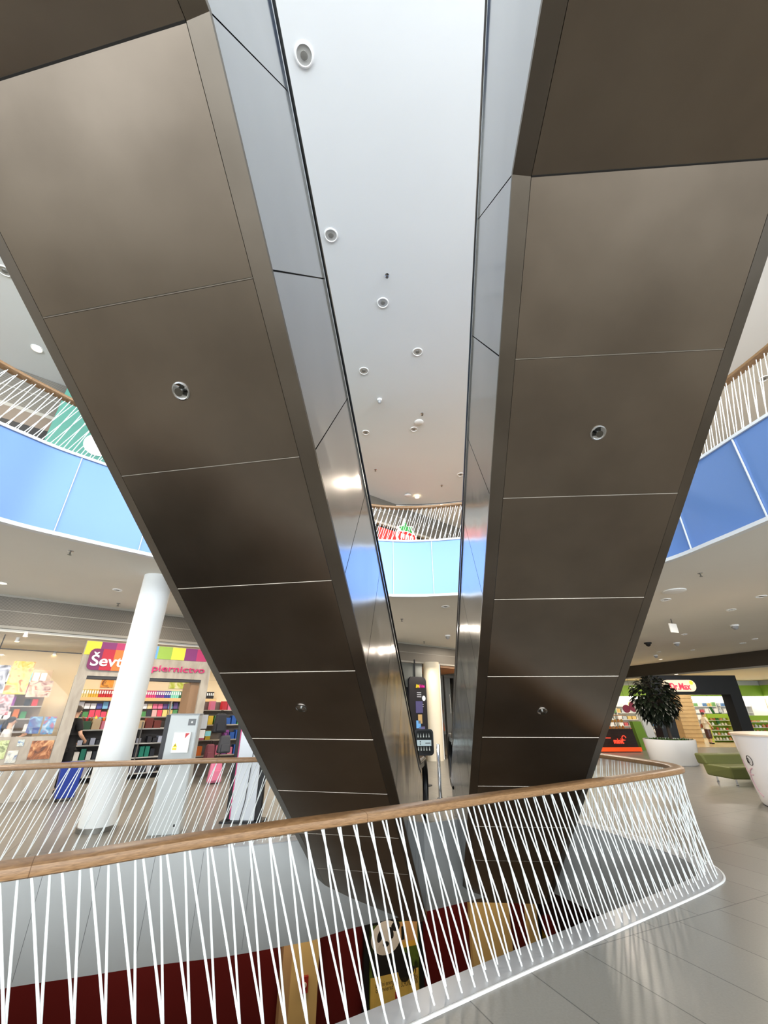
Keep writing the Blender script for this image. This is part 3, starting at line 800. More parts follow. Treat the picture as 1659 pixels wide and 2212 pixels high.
MB().fbox(CF, -.07, -.0, .9, 1.66, -.1, .0).build('side_profile', M_DARK, cb)
p_ = MB().fbox(CF, .3, .42, 1.5, 1.6, .012, .014).build('name_plate', flat((110, 112, 112)), cb)
MB().lathe(CF.p(.36, 1.55, .014), [(.016, 0), (.016, .003)], 16, up=CF.p(0, 0, 1)-CF.p(0, 0, 0)).build('round_mark', flat((215, 215, 210)), p_)
bx = MB().fbox(CF, .12, .38, 1.1, 1.4, .012, .06).build('meter_box', M_WHITE, cb, bevel=.004)
MB().fprism(CF, [(.3, 1.385), (.365, 1.385), (.3, 1.31)], .0605, .062).build('red_corner_sticker', flat((196, 60, 60)), bx)
MB().fprism(CF, [(.135, 1.18), (.205, 1.18), (.17, 1.245)], .0605, .062).build('warning_triangle', flat((240, 214, 30)), bx)
MB().fprism(CF, [(.172, 1.232), (.158, 1.205), (.168, 1.207), (.162, 1.188), (.182, 1.212), (.172, 1.21)], .0622, .063).build('lightning_bolt', M_BLACK, bx)
MB().fbox(CF, .135, .2, 1.145, 1.172, .0605, .062).build('yellow_strip', flat((236, 214, 40)), bx)
MB().fbox(CF, .36, .385, .1, .13, .012, .02).build('lock', M_BLACK, cb)

# free-standing advertising display seen from behind
DF = Frame((-2.75, 8.62), (.55, -.03))
t = thing('advertising_display', 'white and black advertising display seen from behind, beside the left escalator', 'display', tuple(DF.p(.3, 0)))
MB().fbox(DF, 0, .62, .02, 1.95, -.10, 0).build('body', M_BLACK, t, bevel=.02)
MB().fprism(DF, [(.1, .03), (.52, .03), (.52, 1.6), (.4, 1.93), (.24, 1.93), (.1, 1.6)], 0, .03).build('back_cover', mat('display_white', (222, 226, 230), .4), t, bevel=.01)
MB().tube([DF.p(.09, .05, .02), DF.p(.09, 1.6, .02), DF.p(.23, 1.93, .02)], .008, 6).build('pink_edge', flat((240, 90, 150), .4), t)
MB().fbox(DF, .36, .43, 1.3, 1.38, .03, .04).build('socket', M_WHITE, t)
MB().tube([DF.p(.4, 1.32, .05), DF.p(.38, 1.1, .05), DF.p(.36, .7, .05), DF.p(.33, .3, .05), DF.p(.28, .03, .07)], .006, 6).build('power_cable', M_BLACK, t, smooth=True)
MB().fbox(DF, -.05, .67, 0, .03, -.25, .12).build('foot_plate', M_BLACK, t)
t = thing('litter_bin', 'low black box on the floor behind the left railing by the escalator', 'bin', (-1.55, 8.55, 0))
MB().box((-1.55, 8.75, .22), (.3, .3, .44), .3).build('bin_body', M_BLACK, t, bevel=.01)
MB().box((-1.55, 8.75, .45), (.32, .32, .03), .3).build('bin_lid', M_DARK, t, bevel=.01)

# ==================================================== STATIONERY SHOP
S = Frame((-7.3, 10.65), (.787, .617))
t = thing('shop_portal', 'wood-look shop portal with coloured squares and a rounded shop logo', 'shop front', tuple(S.p(1.4, 0)))
MB().fbox(S, -.16, 2.95, 2.49, 3.3, -.25, 0).build('header', M_BEECH, t)
MB().fbox(S, -.18, .05, 0, 2.49, -.25, 0).build('post', M_BEECH, t)
MB().fbox(S, 2.74, 2.95, 0, 2.49, -.25, 0).build('post', M_BEECH, t)
MB().fbox(S, 2.52, 2.74, 0, 2.42, -.9, -.1).build('jamb', mat('jamb_brown', (140, 110, 82), .6), t)
MB().fbox(S, .05, 2.74, 2.42, 2.49, -.3, -.02).build('shutter_rail', M_DARK, t)
q = [(-.15, .17, (212, 206, 60)), (.17, .5, (124, 44, 104)), (.5, .83, (172, 44, 96)), (.83, 1.16, (206, 60, 50)), (1.16, 1.49, (96, 154, 206)), (1.49, 1.84, (138, 172, 66)), (1.84, 2.18, (214, 206, 66)), (2.18, 2.5, (124, 48, 108)), (2.5, 2.78, (176, 48, 100))]
for a, b, c in q: MB().fbox(S, a, b, 2.97, 3.29, 0, .012).build('colour_square', flat(c, .5), t)
def rrect(s0, s1, z0, z1, r, k=6):
    out = []
    for cx_, cz_, a0 in ((s1-r, z1-r, 0), (s0+r, z1-r, 90), (s0+r, z0+r, 180), (s1-r, z0+r, 270)):
        for i in range(k+1):
            a = R(a0+90*i/k); out.append((cx_+r*math.cos(a), cz_+r*math.sin(a)))
    return out
lg = MB().fprism(S, rrect(-.03, 1.2, 2.62, 3.12, .12), .012, .05).build('logo_plate', flat((112, 30, 84), .4), t)
for a, b, c in ((.24, .5, (172, 24, 48)), (.5, .76, (214, 110, 40)), (.76, 1.0, (78, 140, 196))): MB().fbox(S, a, b, 2.622, 3.118, .05, .053).build('logo_stripe', flat(c, .4), lg)
text('Ševt', 'logo_lettering', flat((246, 244, 240), .4), S, .03, 2.72, .36, .056, .02, parent=lg, width=.68, bold=.004)
text('papiernictvo', 'shop_lettering', flat((190, 40, 100), .4), S, 1.12, 2.665, .22, .02, .02, parent=t, width=1.66, bold=.002)
# interior shell
SB = S.back(4.0)
struct(MB().fbox(SB, -6, 9, 0, 3.4, -.1, 0).build('wall_shop', M_CREAM))
struct(MB().fbox(S, -6, 9, 3.38, 3.46, -4.1, -.26).build('ceiling_shop', M_CEIL))
struct(MB().fbox(S, 2.95, 3.25, 2.49, 3.44, -.15, -.1).build('wall_glass', M_GLASS))
for (u0, v0, u1, v1, cols, lb) in ((218, 1468, 245, 1485, [(226, 130, 30), (240, 170, 70), (120, 60, 30)], 'orange fruit picture high on the shop back wall'), (365, 1474, 415, 1488, [(170, 180, 40), (200, 205, 90), (240, 230, 200)], 'lime green picture high on the shop back wall, right end')):
    o = pbox(SB, u0, v0, u1, v1, 0, .03, 'wall_picture', photo_mat('pic_%d' % u0, cols, 4, u0)); tag(o, lb, 'picture')
# binder shelf unit along the back wall
su = thing('shelf_unit', 'long wall shelf carrying coloured ring binders in the stationery shop', 'shelf', tuple(SB.p(2, 0)))
M_SHELF = mat('shelf_wood', (206, 172, 122), .55)
MB().fbox(SB, .1, 4.4, 1.99, 2.09, 0, .36).build('binder_board', M_SHELF, su)
MB().fbox(SB, .1, 4.4, .05, 2.0, .01, .03).build('back_panel', flat((120, 108, 96)), su)
for z in (1.5, 1.15, .8, .45): MB().fbox(SB, .1, 4.4, z, z+.03, .03, .4).build('shelf_board', flat((150, 146, 140)), su)
for s in (.1, 1.5, 2.9, 4.37): MB().fbox(SB, s, s+.03, 0, 2.0, .03, .4).build('upright', flat((150, 146, 140)), su)
binc = [(206, 186, 120)]*5+[(206, 160, 50)]*4+[(176, 24, 32)]*9+[(160, 40, 80)]*2+[(40, 60, 150)]*6+[(60, 150, 80)]*3+[(200, 60, 120)]*5+[(120, 50, 140)]*4+[(40, 60, 150)]*3+[(120, 200, 180)]*4+[(20, 90, 60)]*3+[(170, 20, 30)]*4+[(24, 24, 26)]*14
goods(SB, .15, 4.35, 2.09, .062, .22, .2, 'ring_binder', 'binder', 'coloured ring binder with white spine label in the row on the top shelf', 'ring binders on the top shelf of the stationery shop', binc, .004, .3, 0, 0, 'binder')
goods(SB, .15, 4.3, 1.76, .15, .2, .05, 'notebook', 'notebook', 'colourful notebook standing face out below the binder shelf', 'notebooks below the binder shelf', [(230, 230, 236), (60, 70, 150), (235, 110, 150), (40, 40, 60), (120, 180, 220), (226, 200, 150), (90, 60, 130)], .01, .2, .25, .05, 'tilt')
goods(SB, .15, 4.3, 1.53, .15, .2, .05, 'notebook', 'notebook', 'colourful notebook standing face out on the second rack row', 'notebooks on the second rack row', [(235, 170, 170), (226, 200, 120), (30, 34, 50), (230, 226, 220), (60, 130, 70), (210, 60, 90)], .01, .3, .25, .05, 'tilt')
SM = S.back(1.9)
su = thing('shelf_unit', 'low dark display shelf stacked with paper goods, seen behind the white column', 'shelf', tuple(SM.p(1.5, 0)))
for z in (.12, .5, .85, 1.22): MB().fbox(SM, .35, 2.6, z, z+.03, -.4, 0).build('shelf_board', flat((186, 184, 178)), su)
MB().fbox(SM, .35, 2.6, 0, 1.42, -.44, -.4).build('back_panel', flat((70, 64, 60)), su)
for s in (.35, 1.1, 1.85, 2.57): MB().fbox(SM, s, s+.03, 0, 1.42, -.4, 0).build('upright', flat((110, 106, 100)), su)
for z, h, cs, n_, c_, lb in ((.15, .25, [(30, 60, 150), (60, 60, 70), (200, 200, 205)], 'box_file', 'box', 'box file on the lowest board of the low display shelf'), (.53, .26, [(20, 120, 100), (230, 230, 226), (24, 30, 40), (40, 140, 130), (110, 90, 60)], 'ring_binder', 'binder', 'green or black binder on the second board of the low display shelf'),
                       (.88, .16, [(190, 196, 214), (40, 40, 46), (150, 150, 160)], 'paper_stack', 'paper', 'stack of paper packs on the third board of the low display shelf'), (1.25, .26, [(40, 80, 50), (206, 180, 140), (226, 130, 150), (120, 50, 40)], 'gift_bag', 'bag', 'patterned gift bag on the top board of the low display shelf')):
    goods(SM, .4, 2.56, z, .12 if z < 1 else .2, h, .28, n_, c_, lb, n_.replace('_', ' ')+'s on the low display shelf', cs, .02, -.02, .3, .08)
goods(SM, .15, 1.0, 1.46, .07, .13, .1, 'pen_cup', 'pen cup', 'small cup of pens on top of the low display shelf', 'pen cups on the low display shelf', COLS, .03, -.1, .3, 0, 'round')
# man in black
u_, v_ = 162, 1530
sp = S.back(.55); s_ = sp.px(u_, v_)[0]
person('man in a black polo shirt and black trousers standing in the shop doorway', tuple(sp.p(s_+.06, 0)), R(-20), 1.84, (18, 18, 20), (16, 16, 20), (70, 58, 50), arm_l=((-.3, .02, 1.17), (-.2, .22, 1.0)), arm_r=((.28, .04, 1.14), (.16, .26, 1.02)))
t = thing('trolley', 'blue plastic trolley box on the floor at the left shop doorway', 'trolley', tuple(S.p(.28, 0, .45)))
G = Frame(tuple(S.p(.05, 0, .62))[:2], S.d)
MB().hexa([G.p(.02, .06, 0), G.p(.36, .06, 0), G.p(.36, .06, -.3), G.p(.02, .06, -.3)], [G.p(-.02, .66, .03), G.p(.4, .66, .03), G.p(.4, .66, -.33), G.p(-.02, .66, -.33)]).build('box', mat('trolley_blue', (22, 50, 140), .4), t, bevel=.015)
MB().fbox(G, -.03, .41, .66, .7, -.34, .04).build('rim', mat('trolley_blue2', (30, 62, 160), .4), t)
for a in (.06, .32):
    for b in (-.05, -.25): MB().lathe(G.p(a, .03, b), [(.03, -.012), (.03, .012)], 12, up=G.p(1, 0)-G.p(0, 0)).build('wheel', M_BLACK, t, smooth=True)

# left shop window of the same row
t = thing('shop_window', 'tall shop window with photo prints below it at the left edge', 'shop window', tuple(S.p(-2.2, 0)))
MB().fbox(S, -5.2, -.18, 1.2, 3.3, -.14, -.12).build('pane', M_GLASS, t)
MB().fbox(S, -5.2, -.18, 0, 1.2, -.16, -.04).build('lower_panel', M_BEECH, t)
MB().fbox(S, -5.2, -.18, 2.98, 3.0, -.12, -.09).build('rail', M_DARK, t)
for a in (-1.75, -3.4): MB().fbox(S, a, a+.02, 1.2, 3.3, -.13, -.1).build('mullion', M_DARK, t)
prints = [(38, 1598, 52, 1612, [(40, 70, 120), (200, 205, 190), (70, 110, 160)], 'small blue skyline print on the panel below the left window, upper one'),
          (13, 1622, 36, 1648, [(60, 90, 140), (190, 190, 180), (230, 225, 210)], 'blue tower print on the panel below the left window, lower one'),
          (64, 1600, 112, 1640, [(70, 40, 24), (150, 90, 50), (214, 160, 110)], 'portrait print of a brown-haired face below the left window'),
          (-12, 1600, 14, 1640, [(160, 170, 110), (190, 200, 150), (120, 130, 90)], 'pale green map-like print at the left picture edge')]
for u0, v0, u1, v1, cs, lb in prints:
    o = pbox(S, u0, v0, u1, v1, -.04, -.025, 'photo_print', photo_mat('print%d' % u0, cs, 5, u0)); tag(o, lb, 'photo print')
# things behind that window
SW = S.back(.9)
items = [(60, 1548, 88, 1585, [(60, 130, 190), (70, 60, 130), (150, 200, 220)], 'blue jigsaw-like poster standing behind the left shop window'),
         (92, 1548, 118, 1586, [(210, 220, 226), (60, 150, 200), (200, 60, 60)], 'white and blue poster with a red dot behind the left shop window'),
         (60, 1470, 112, 1506, [(210, 90, 30), (240, 220, 190), (150, 50, 40)], 'orange and cream picture panel hanging in the left shop window'),
         (18, 1428, 66, 1500, [(222, 190, 60), (240, 226, 150), (200, 120, 50)], 'yellow picture banner hanging in the left shop window'),
         (-20, 1500, 24, 1545, [(170, 50, 60), (230, 200, 200), (60, 40, 40)], 'red and pink goods panel at the left picture edge'),
         (-24, 1436, 14, 1496, [(240, 240, 236), (200, 200, 210), (90, 90, 100)], 'white striped panel at the left picture edge')]
for u0, v0, u1, v1, cs, lb in items:
    o = pbox(SW, u0, v0, u1, v1, -.02, 0, 'display_picture', photo_mat('disp%d_%d' % (u0, v0), cs, 6, u0)); tag(o, lb, 'picture')
cl = bpy.data.objects.new
SX = S.back(2.4)
su = thing('shelf_unit', 'tall shelf full of small goods behind the left shop window', 'shelf', tuple(SX.p(-2.5, 0)))
for z in (1.2, 1.5, 1.8, 2.1, 2.4): MB().fbox(SX, -6, -.6, z, z+.03, -.35, 0).build('shelf_board', flat((180, 176, 170)), su)
MB().fbox(SX, -6, -.6, 0, 2.75, -.4, -.36).build('back_panel', flat((160, 140, 120)), su)
for z in (1.23, 1.53, 1.83, 2.13, 2.43):
    goods(SX, -5.0, -.7, z, .13, .22, .15, 'boxed_item', 'boxed goods', 'small boxed item on the tall shelf behind the left window', 'boxed goods behind the left window', COLS+[(240, 240, 236)]*8, .03, -.05, .3, .1)
sp = S.back(.8); s_ = sp.px(22, 1562)[0]
person('dark-haired woman in a white top behind the left shop window', tuple(sp.p(s_, 0)), R(-50), 1.6, (226, 222, 216), (40, 40, 50), (28, 20, 20), arm_l=((-.24, .08, 1.15), (-.12, .3, 1.28)), arm_r=((.25, .05, 1.14), (.14, .28, 1.2)), long_hair=True, sleeve=.9)
# spotlights of the shop ceiling
for i, (u, v, lb) in enumerate(((120, 1407, 'the one above the left window'), (58, 1365, 'the one nearest the left edge by the bulkhead'), (165, 1420, 'the one next to the shop logo'), (40, 1377, 'the faint one left of the window joint'))):
    x, y = atz(u, v, 3.38)
    t = thing('spotlight', 'small lit spotlight in the shop ceiling, '+lb, 'spotlight', (x, y, 3.38))
    MB().lathe((x, y, 3.38), [(.04, 0), (.04, .05), (.05, .1)], 14, up=(0, 0, -1)).build('housing', M_WHITE, t)
    MB().lathe((x, y, 3.275), [(.045, 0), (.03, .004)], 14, up=(0, 0, -1)).build('lens', M_LAMP, t)
# right window part of the stationery shop: bags and a suitcase
SR = S.back(.6)
M_BAGS = [flat((40, 42, 50), .7), flat((70, 72, 78), .7), flat((96, 90, 84), .7)]
def bag_(name, F, u, v, w, h, m, lb, cat='bag', legs=False):
    s_, z_ = F.px(u, v); t = thing(name, lb, cat, tuple(F.p(s_, max(0, z_-h/2))))
    z0 = max(.02, z_-h/2)
    o = MB().hexa([F.p(s_-w/2, z0, 0), F.p(s_+w/2, z0, 0), F.p(s_+w/2, z0, -.2), F.p(s_-w/2, z0, -.2)], [F.p(s_-w*.36, z0+h, -.03), F.p(s_+w*.36, z0+h, -.03), F.p(s_+w*.36, z0+h, -.16), F.p(s_-w*.36, z0+h, -.16)]).build('bag_body', m, t, bevel=.05)
    MB().fbox(F, s_-w*.3, s_+w*.3, z0+h*.1, z0+h*.5, 0, .03).build('pocket', m, t, bevel=.01)
    MB().tube([F.p(s_-w*.12, z0+h, -.08), F.p(s_-w*.08, z0+h+.08, -.08), F.p(s_+w*.08, z0+h+.08, -.08), F.p(s_+w*.12, z0+h, -.08)], .01, 6).build('handle', M_BLACK, t, smooth=True)
    return t
bag_('backpack', SR, 478, 1562, .4, .5, M_BAGS[0], 'dark backpack hanging at the right shop window, upper one', 'backpack')
bag_('backpack', SR, 487, 1608, .38, .45, M_BAGS[1], 'grey backpack below the dark one at the right shop window', 'backpack')
bag_('backpack', SR, 455, 1625, .3, .4, flat((120, 60, 70), .7), 'reddish school bag beside the grey backpack', 'backpack')
sc_ = bag_('suitcase', S.back(-.3), 468, 1665, .36, .56, flat((214, 120, 150), .4), 'pink suitcase standing on the floor right of the grey cabinet', 'suitcase')
o = pbox(SR, 433, 1544, 448, 1574, 0, .01, 'notice_sheet', flat((200, 206, 212))); tag(o, 'pale notice sheet hanging right of the grey cabinet, upper one', 'notice')
o = pbox(SR, 431, 1577, 442, 1594, 0, .01, 'notice_sheet', flat((240, 240, 238))); tag(o, 'white notice sheet right of the grey cabinet, lower one', 'notice')
o = pbox(SR, 443, 1579, 455, 1590, 0, .01, 'notice_sheet', flat((130, 196, 200))); tag(o, 'turquoise notice sheet right of the grey cabinet', 'notice')
su = thing('shelf_unit', 'shelf of small goods right of the stationery portal', 'shelf', tuple(SR.p(3.6, 0)))
for z in (.5, .9, 1.3, 1.7): MB().fbox(S.back(1.2), 2.9, 5.5, z, z+.03, -.3, 0).build('shelf_board', flat((170, 160, 145)), su)
MB().fbox(S.back(1.2), 2.9, 5.5, 0, 1.95, -.34, -.3).build('back_panel', flat((120, 110, 100)), su)
for z in (.53, .93, 1.33, 1.73): goods(S.back(1.2), 2.95, 5.4, z, .15, .24, .2, 'boxed_item', 'boxed goods', 'small boxed item on the shelf right of the stationery portal', 'boxed goods right of the portal', COLS, .03, -.03, .3, .15)

# ==================================================== CENTRE GAP
WC = WF.back(-.02)
t = thing('column', 'cream rounded column between the two shopfronts in the centre gap', 'column', tuple(WF.p(14.05, 0)))
c0 = WF.p(13.92, 0, .1)
disc(c0, [(.33, 0), (.33, 3.5)], mat('cream_column', (226, 214, 190), .5), 'shaft', t, up=(0, 0, 1), n=40)
t = thing('door_frame', 'white shopfront frame post right of the cream column', 'frame', tuple(WF.p(14.6, 0)))
MB().fbox(WF, 14.22, 14.42, 0, 3.46, -.05, .12).build('post', M_WHITE, t)
MB().fbox(WF, 14.42, 14.48, 0, 3.46, -.05, .1).build('dark_edge', M_BLACK, t)
PB = WF.back(-.5)
t = thing('poster_board', 'tall black rounded poster board covered with prints, left of the cream column', 'poster board', tuple(PB.p(13.4, 0)))
s0, z1 = PB.px(893, 1462); s1, z0 = PB.px(924, 1640)
bd = MB().fprism(PB, rrect(s0-.3, s1, .3, z1, .18), 0, .08).build('board', mat('board_black', (22, 20, 26), .4), t)
MB().tube([PB.p(s0+.06, z1, .02), PB.p(s0+.06, 3.5, .02)], .03, 8).build('hanger', M_BLACK, t)
for k_, (cl_, a_, w_) in enumerate((((230, 210, 60), .04, .16), ((220, 50, 160), .2, .28))):
    MB().tube([PB.p(s0+a_+w_*i/8, z1-.34+(.07 if i % 2 else -.05)*(1-.05*i), .095) for i in range(9)], .016, 6).build('brush_lettering', flat(cl_, .4), bd)
MB().lathe(PB.p(s1-.16, z1-.75, .085), [(.09, 0), (.09, .006)], 18, up=PB.p(0, 0, 1)-PB.p(0, 0, 0)).build('round_badge', flat((210, 214, 226), .5), bd)
for (a, b, c, d_, cl_) in ((.0, .35, .85, 1.25, (70, 66, 110)), (.1, .3, 1.3, 1.6, (180, 150, 100)), (0, .22, 1.5, 1.75, (100, 160, 220)), (.12, .42, 1.7, 2.1, (90, 88, 130)), (.3, .45, 1.8, 2.0, (190, 190, 40)), (0, .4, 2.2, 2.4, (214, 120, 80)), (.1, .4, 2.45, 2.9, (60, 64, 110))):
    MB().fbox(PB, s0+a, min(s0+b, s1-.03), max(.35, z1-d_), z1-c, .08, .09).build('print', flat(cl_, .5), bd)
for kz in (.55, .62, .69, .95, 1.02): MB().fbox(PB, s0+.08+(.1 if kz > .8 else 0), s0+.3+(.1 if kz > .8 else 0), z1-kz-.02, z1-kz, .08, .086).build('text_line', flat((190, 190, 200)), bd)
t = thing('dark_shop_fascia', 'dark grey box front above the poster board beside the left escalator', 'shop front', tuple(WF.p(12.5, 0)))
a_, b_ = WF.px(866, 1440)[0], WF.px(893, 1440)[0]
MB().fbox(WF, a_-1.2, b_, 2.5, 3.36, 0, .5).build('box_front', mat('fascia_dark', (66, 70, 68), .6), t)
MB().fbox(WF, a_-1.2, b_-.15, 0, 2.5, .0, .3).build('panel', mat('panel_dark', (52, 58, 58), .5), t)
# dark shop on the right of the gap
struct(MB().fbox(WF, 14.48, 17.6, 0, 3.48, -3.2, -3.1).build('wall_shop_dark', mat('dark_shop', (60, 44, 36), .6)))
struct(MB().fbox(WF, 14.68, 17.6, 3.36, 3.46, -3.2, -.1).build('ceiling_shop_dark', mat('warm_ceiling', (206, 160, 124), .7)))
t = thing('glass_door', 'dark framed glass shop door in the centre gap', 'door', tuple(WF.p(15.1, 0)))
for a in (14.75, 15.35): MB().fbox(WF, a, a+.05, 0, 3.0, -.06, 0).build('stile', M_BLACK, t)
MB().fbox(WF, 14.75, 15.4, 2.95, 3.05, -.06, 0).build('top_rail', M_BLACK, t)
MB().fbox(WF, 14.8, 15.35, 0, 2.95, -.035, -.025).build('pane', M_GLASS, t)
MB().tube([WF.p(15.0, 1.6, .05), WF.p(15.0, 2.3, .05)], .015, 8).build('handle', M_CHROME, t)
t = thing('shop_pillar', 'black glossy shop pillar with a small exit sign in the centre gap', 'pillar', tuple(WF.p(15.6, 0)))
MB().fbox(WF, 15.42, 15.72, 0, 3.05, -.3, .1).build('shaft', mat('glossy_black', (20, 18, 18), .15), t)
sg = MB().fbox(WF, 15.45, 15.6, 2.75, 3.0, .1, .13).build('exit_sign', mat('exit_sign', (200, 230, 205), .4, emit=(200, 235, 210), estr=1), t)
MB().fprism(WF, [(15.49, 2.8), (15.53, 2.86), (15.51, 2.92), (15.55, 2.94), (15.57, 2.86), (15.56, 2.8), (15.54, 2.84)], .13, .134).build('running_figure', flat((30, 110, 60)), sg)
t = thing('shop_banner', 'yellow and blue shop banner wall at the right edge of the centre gap', 'banner', tuple(WF.p(16, 0)))
MB().fbox(WF, 15.85, 17.2, 0, 3.3, -.2, -.1).build('panel', mat('banner_yellow', (238, 196, 120), .6), t)
MB().fprism(WF, [(15.72, .3), (15.95, .3), (15.86, 2.4), (15.72, 2.5)], -.09, .0).build('blue_edge', mat('banner_blue', (30, 88, 130), .5), t)
text('r', 'letter', mat('banner_blue3', (30, 88, 140), .5), WF, 16.0, 2.1, .9, -.09, .01, parent=t, bold=.03)
t = thing('shop_figure', 'orange and black display figure inside the dark shop in the centre gap', 'mannequin', tuple(WF.p(15.3, 0, -1)))
G = WF.back(1.0)
MB().lathe(G.p(15.45, .9), [(.05, 0), (.16, .02), (.09, .5), (.13, .8), (.05, .95), (.03, 1.0), (.07, 1.08), (.06, 1.2), (.01, 1.26)], 16).build('torso', mat('mannequin_orange', (206, 110, 70), .5), t, smooth=True)
MB().lathe(G.p(15.45, 0), [(.14, 0), (.14, .02), (.02, .03), (.02, .9)], 12).build('stand', M_BLACK, t)
t = thing('chair', 'blue chair standing behind the chrome bollard in the centre gap', 'chair', tuple(WF.p(14.95, 0, .5)))
G = WF.back(-.9)
MB().fbox(G, 14.75, 15.2, .42, .5, -.42, 0).build('seat', mat('chair_blue', (36, 60, 130), .6), t, bevel=.02)
MB().fbox(G, 14.75, 15.2, .5, .95, -.42, -.36).build('backrest', mat('chair_blue', (36, 60, 130), .6), t, bevel=.02)
for a in (14.77, 15.15):
    for b in (-.4, -.04): MB().fbox(G, a, a+.03, 0, .42, b, b+.03).build('leg', M_CHROME, t)
# chrome bollard
bx_, by_ = 1.227, 10.65
t = thing('bollard', 'polished chrome bollard standing between the two escalators', 'bollard', (bx_, by_, 0))
disc((bx_, by_, 0), [(.043, 0), (.043, 1.03), (.036, 1.04)], M_CHROME, 'post', t, up=(0, 0, 1))
disc((bx_, by_, 0), [(.07, 0), (.07, .01), (.05, .02)], M_CHROME, 'foot', t, up=(0, 0, 1))
# black framed sign
G = Frame((.95, 12.3), (1, .05))
s0, z1 = G.px(896, 1575); s1, z0 = G.px(938, 1632)
t = thing('framed_sign', 'black rounded frame with pictogram panel at the foot of the left escalator', 'sign', tuple(G.p((s0+s1)/2, 0)))
MB().hexa(*[[G.p(a, z, o) for a, z in rrect(s0, s1, z0, z1, .09)] for o in (-.03, -.02)]).build('dark_glass', mat('smoked', (44, 46, 46), .1), t)
ro, ri = rrect(s0, s1, z0, z1, .09), rrect(s0+.04, s1-.04, z0+.04, z1-.04, .06); n = len(ro)
mb = MB(); mb.add([G.p(a, z, 0) for a, z in ro]+[G.p(a, z, 0) for a, z in ri]+[G.p(a, z, -.05) for a, z in ro]+[G.p(a, z, -.05) for a, z in ri],
    [(i, (i+1) % n, n+(i+1) % n, n+i) for i in range(n)]+[(2*n+i, 2*n+(i+1) % n, 3*n+(i+1) % n, 3*n+i) for i in range(n)]+[(i, (i+1) % n, 2*n+(i+1) % n, 2*n+i) for i in range(n)]+[(n+i, n+(i+1) % n, 3*n+(i+1) % n, 3*n+i) for i in range(n)])
mb.build('frame', M_RUBBER, t)
wq = s1-s0; hq = z1-z0
lb_ = MB().fbox(G, s0+.1*wq, s1-.12*wq, z0+.36*hq, z0+.58*hq, -.02, -.012).build('pictogram_label', flat((190, 208, 212), .4), t)
for i in range(3): MB().fbox(G, s0+(.25+.0*i)*wq, s0+.31*wq, z0+(.39+.06*i)*hq, z0+(.42+.06*i)*hq, -.012, -.008).build('pictogram', M_BLACK, lb_)
MB().fbox(G, s0+.55*wq, s0+.82*wq, z0+.45*hq, z0+.475*hq, -.012, -.008).build('text_bar', M_BLACK, lb_)
for r_ in (.68, .18):
    for i in range(5): MB().fprism(G, [(s0+(.14+.15*i)*wq, z0+r_*hq), (s0+(.2+.15*i)*wq, z0+r_*hq), (s0+(.17+.15*i)*wq, z0+(r_+.16)*hq)], -.02, -.014).build('white_mark', flat((200, 206, 200)), t)
MB().tube([G.p((s0+s1)/2, 0, -.025), G.p((s0+s1)/2, z0, -.025)], .02, 8).build('leg', M_BLACK, t)
MB().lathe(G.p((s0+s1)/2, 0, -.025), [(.16, 0), (.16, .02), (.02, .03)], 20).build('foot', M_BLACK, t)

# ==================================================== RIGHT SIDE
RF = Frame((15.5, 27.7), (2.0, -8.3))
M_GRILLE = slat_mat('bulkhead_slats_shaded', (58, 52, 44), (76, 68, 58), 14); bk = bulk(RF, -.5, 30, 3.55, CE1, 'wall_bulkhead_right')  # shade on the right bulkhead is put into darker slat colours
struct(MB().fbox(RF, -.5, 30, 3.48, 3.55, -.12, .03).build('trim_10', mat('trim_grey', (150, 146, 136), .5)))
PW = Frame((8, 31.5), (1, 0))
struct(MB().fbox(PW, -1, 18.8, 0, 3.6, -.1, 0).build('wall_pharmacy', mat('pharm_white', (232, 232, 226), .6)))
struct(poly_prism([(8, 23.3), (15.4, 29.2), (19.2, 13), (26.8, 13), (26.8, 35.8), (8, 35.8)], 3.57, 3.62).build('ceiling_pharmacy', mat('pharm_ceiling', (228, 216, 190), .7)))
struct(MB().box((17.4, 27.6, .004), (11.5, 7.6, .008)).build('floor_pharmacy', tile_mat('pharm_tiles', (206, 182, 140), (198, 174, 132), (150, 130, 100), .25, 0, (0, 0), .6, .6)))
t = thing('wall_band', 'green band along the top of the pharmacy shelves', 'sign band', tuple(PW.p(8, 2.5)))
MB().fbox(PW, 3, 18.7, 2.55, 3.25, 0, .55).build('green_band', mat('lime_green', (122, 160, 50), .5), t)
MB().fbox(PW, 3, 18.7, 2.42, 2.55, .0, .5).build('light_strip', M_PANEL_L, t)
for i, s0 in enumerate((3.2, 5.6, 8.0, 10.4, 12.8, 15.2)):
    su = thing('pharmacy_shelf', 'white lit pharmacy shelf bay under the green band', 'shelf', tuple(PW.p(s0+1.1, 0)), 'pharmacy wall shelves')
    MB().fbox(PW, s0, s0+2.2, 0, 2.42, .0, .04).build('back_panel', flat((225, 228, 226), .5), su)
    for s in (s0, s0+2.17): MB().fbox(PW, s, s+.03, 0, 2.42, .04, .4).build('upright', M_WHITE, su)
    for z in (.3, .7, 1.1, 1.5, 1.9): MB().fbox(PW, s0, s0+2.2, z, z+.03, .04, .4).build('shelf_board', M_WHITE, su)
for z in (.33, .73, 1.13, 1.53, 1.93):
    goods(PW, 4.2, 17.2, z, .26, .26, .15, 'medicine_pack', 'medicine pack', 'small pack of medicine on the white pharmacy wall shelves', 'packs on the pharmacy wall shelves', [(240, 240, 240)]*4+[(190, 200, 210), (200, 90, 100), (90, 130, 180), (120, 170, 110), (220, 190, 120)], .06, .36, .3, .12)
PR = Frame((26.85, 31.4), (0, -1))
t = thing('wall_band', 'green band along the right side wall of the pharmacy', 'sign band', tuple(PR.p(5, 2.5)))
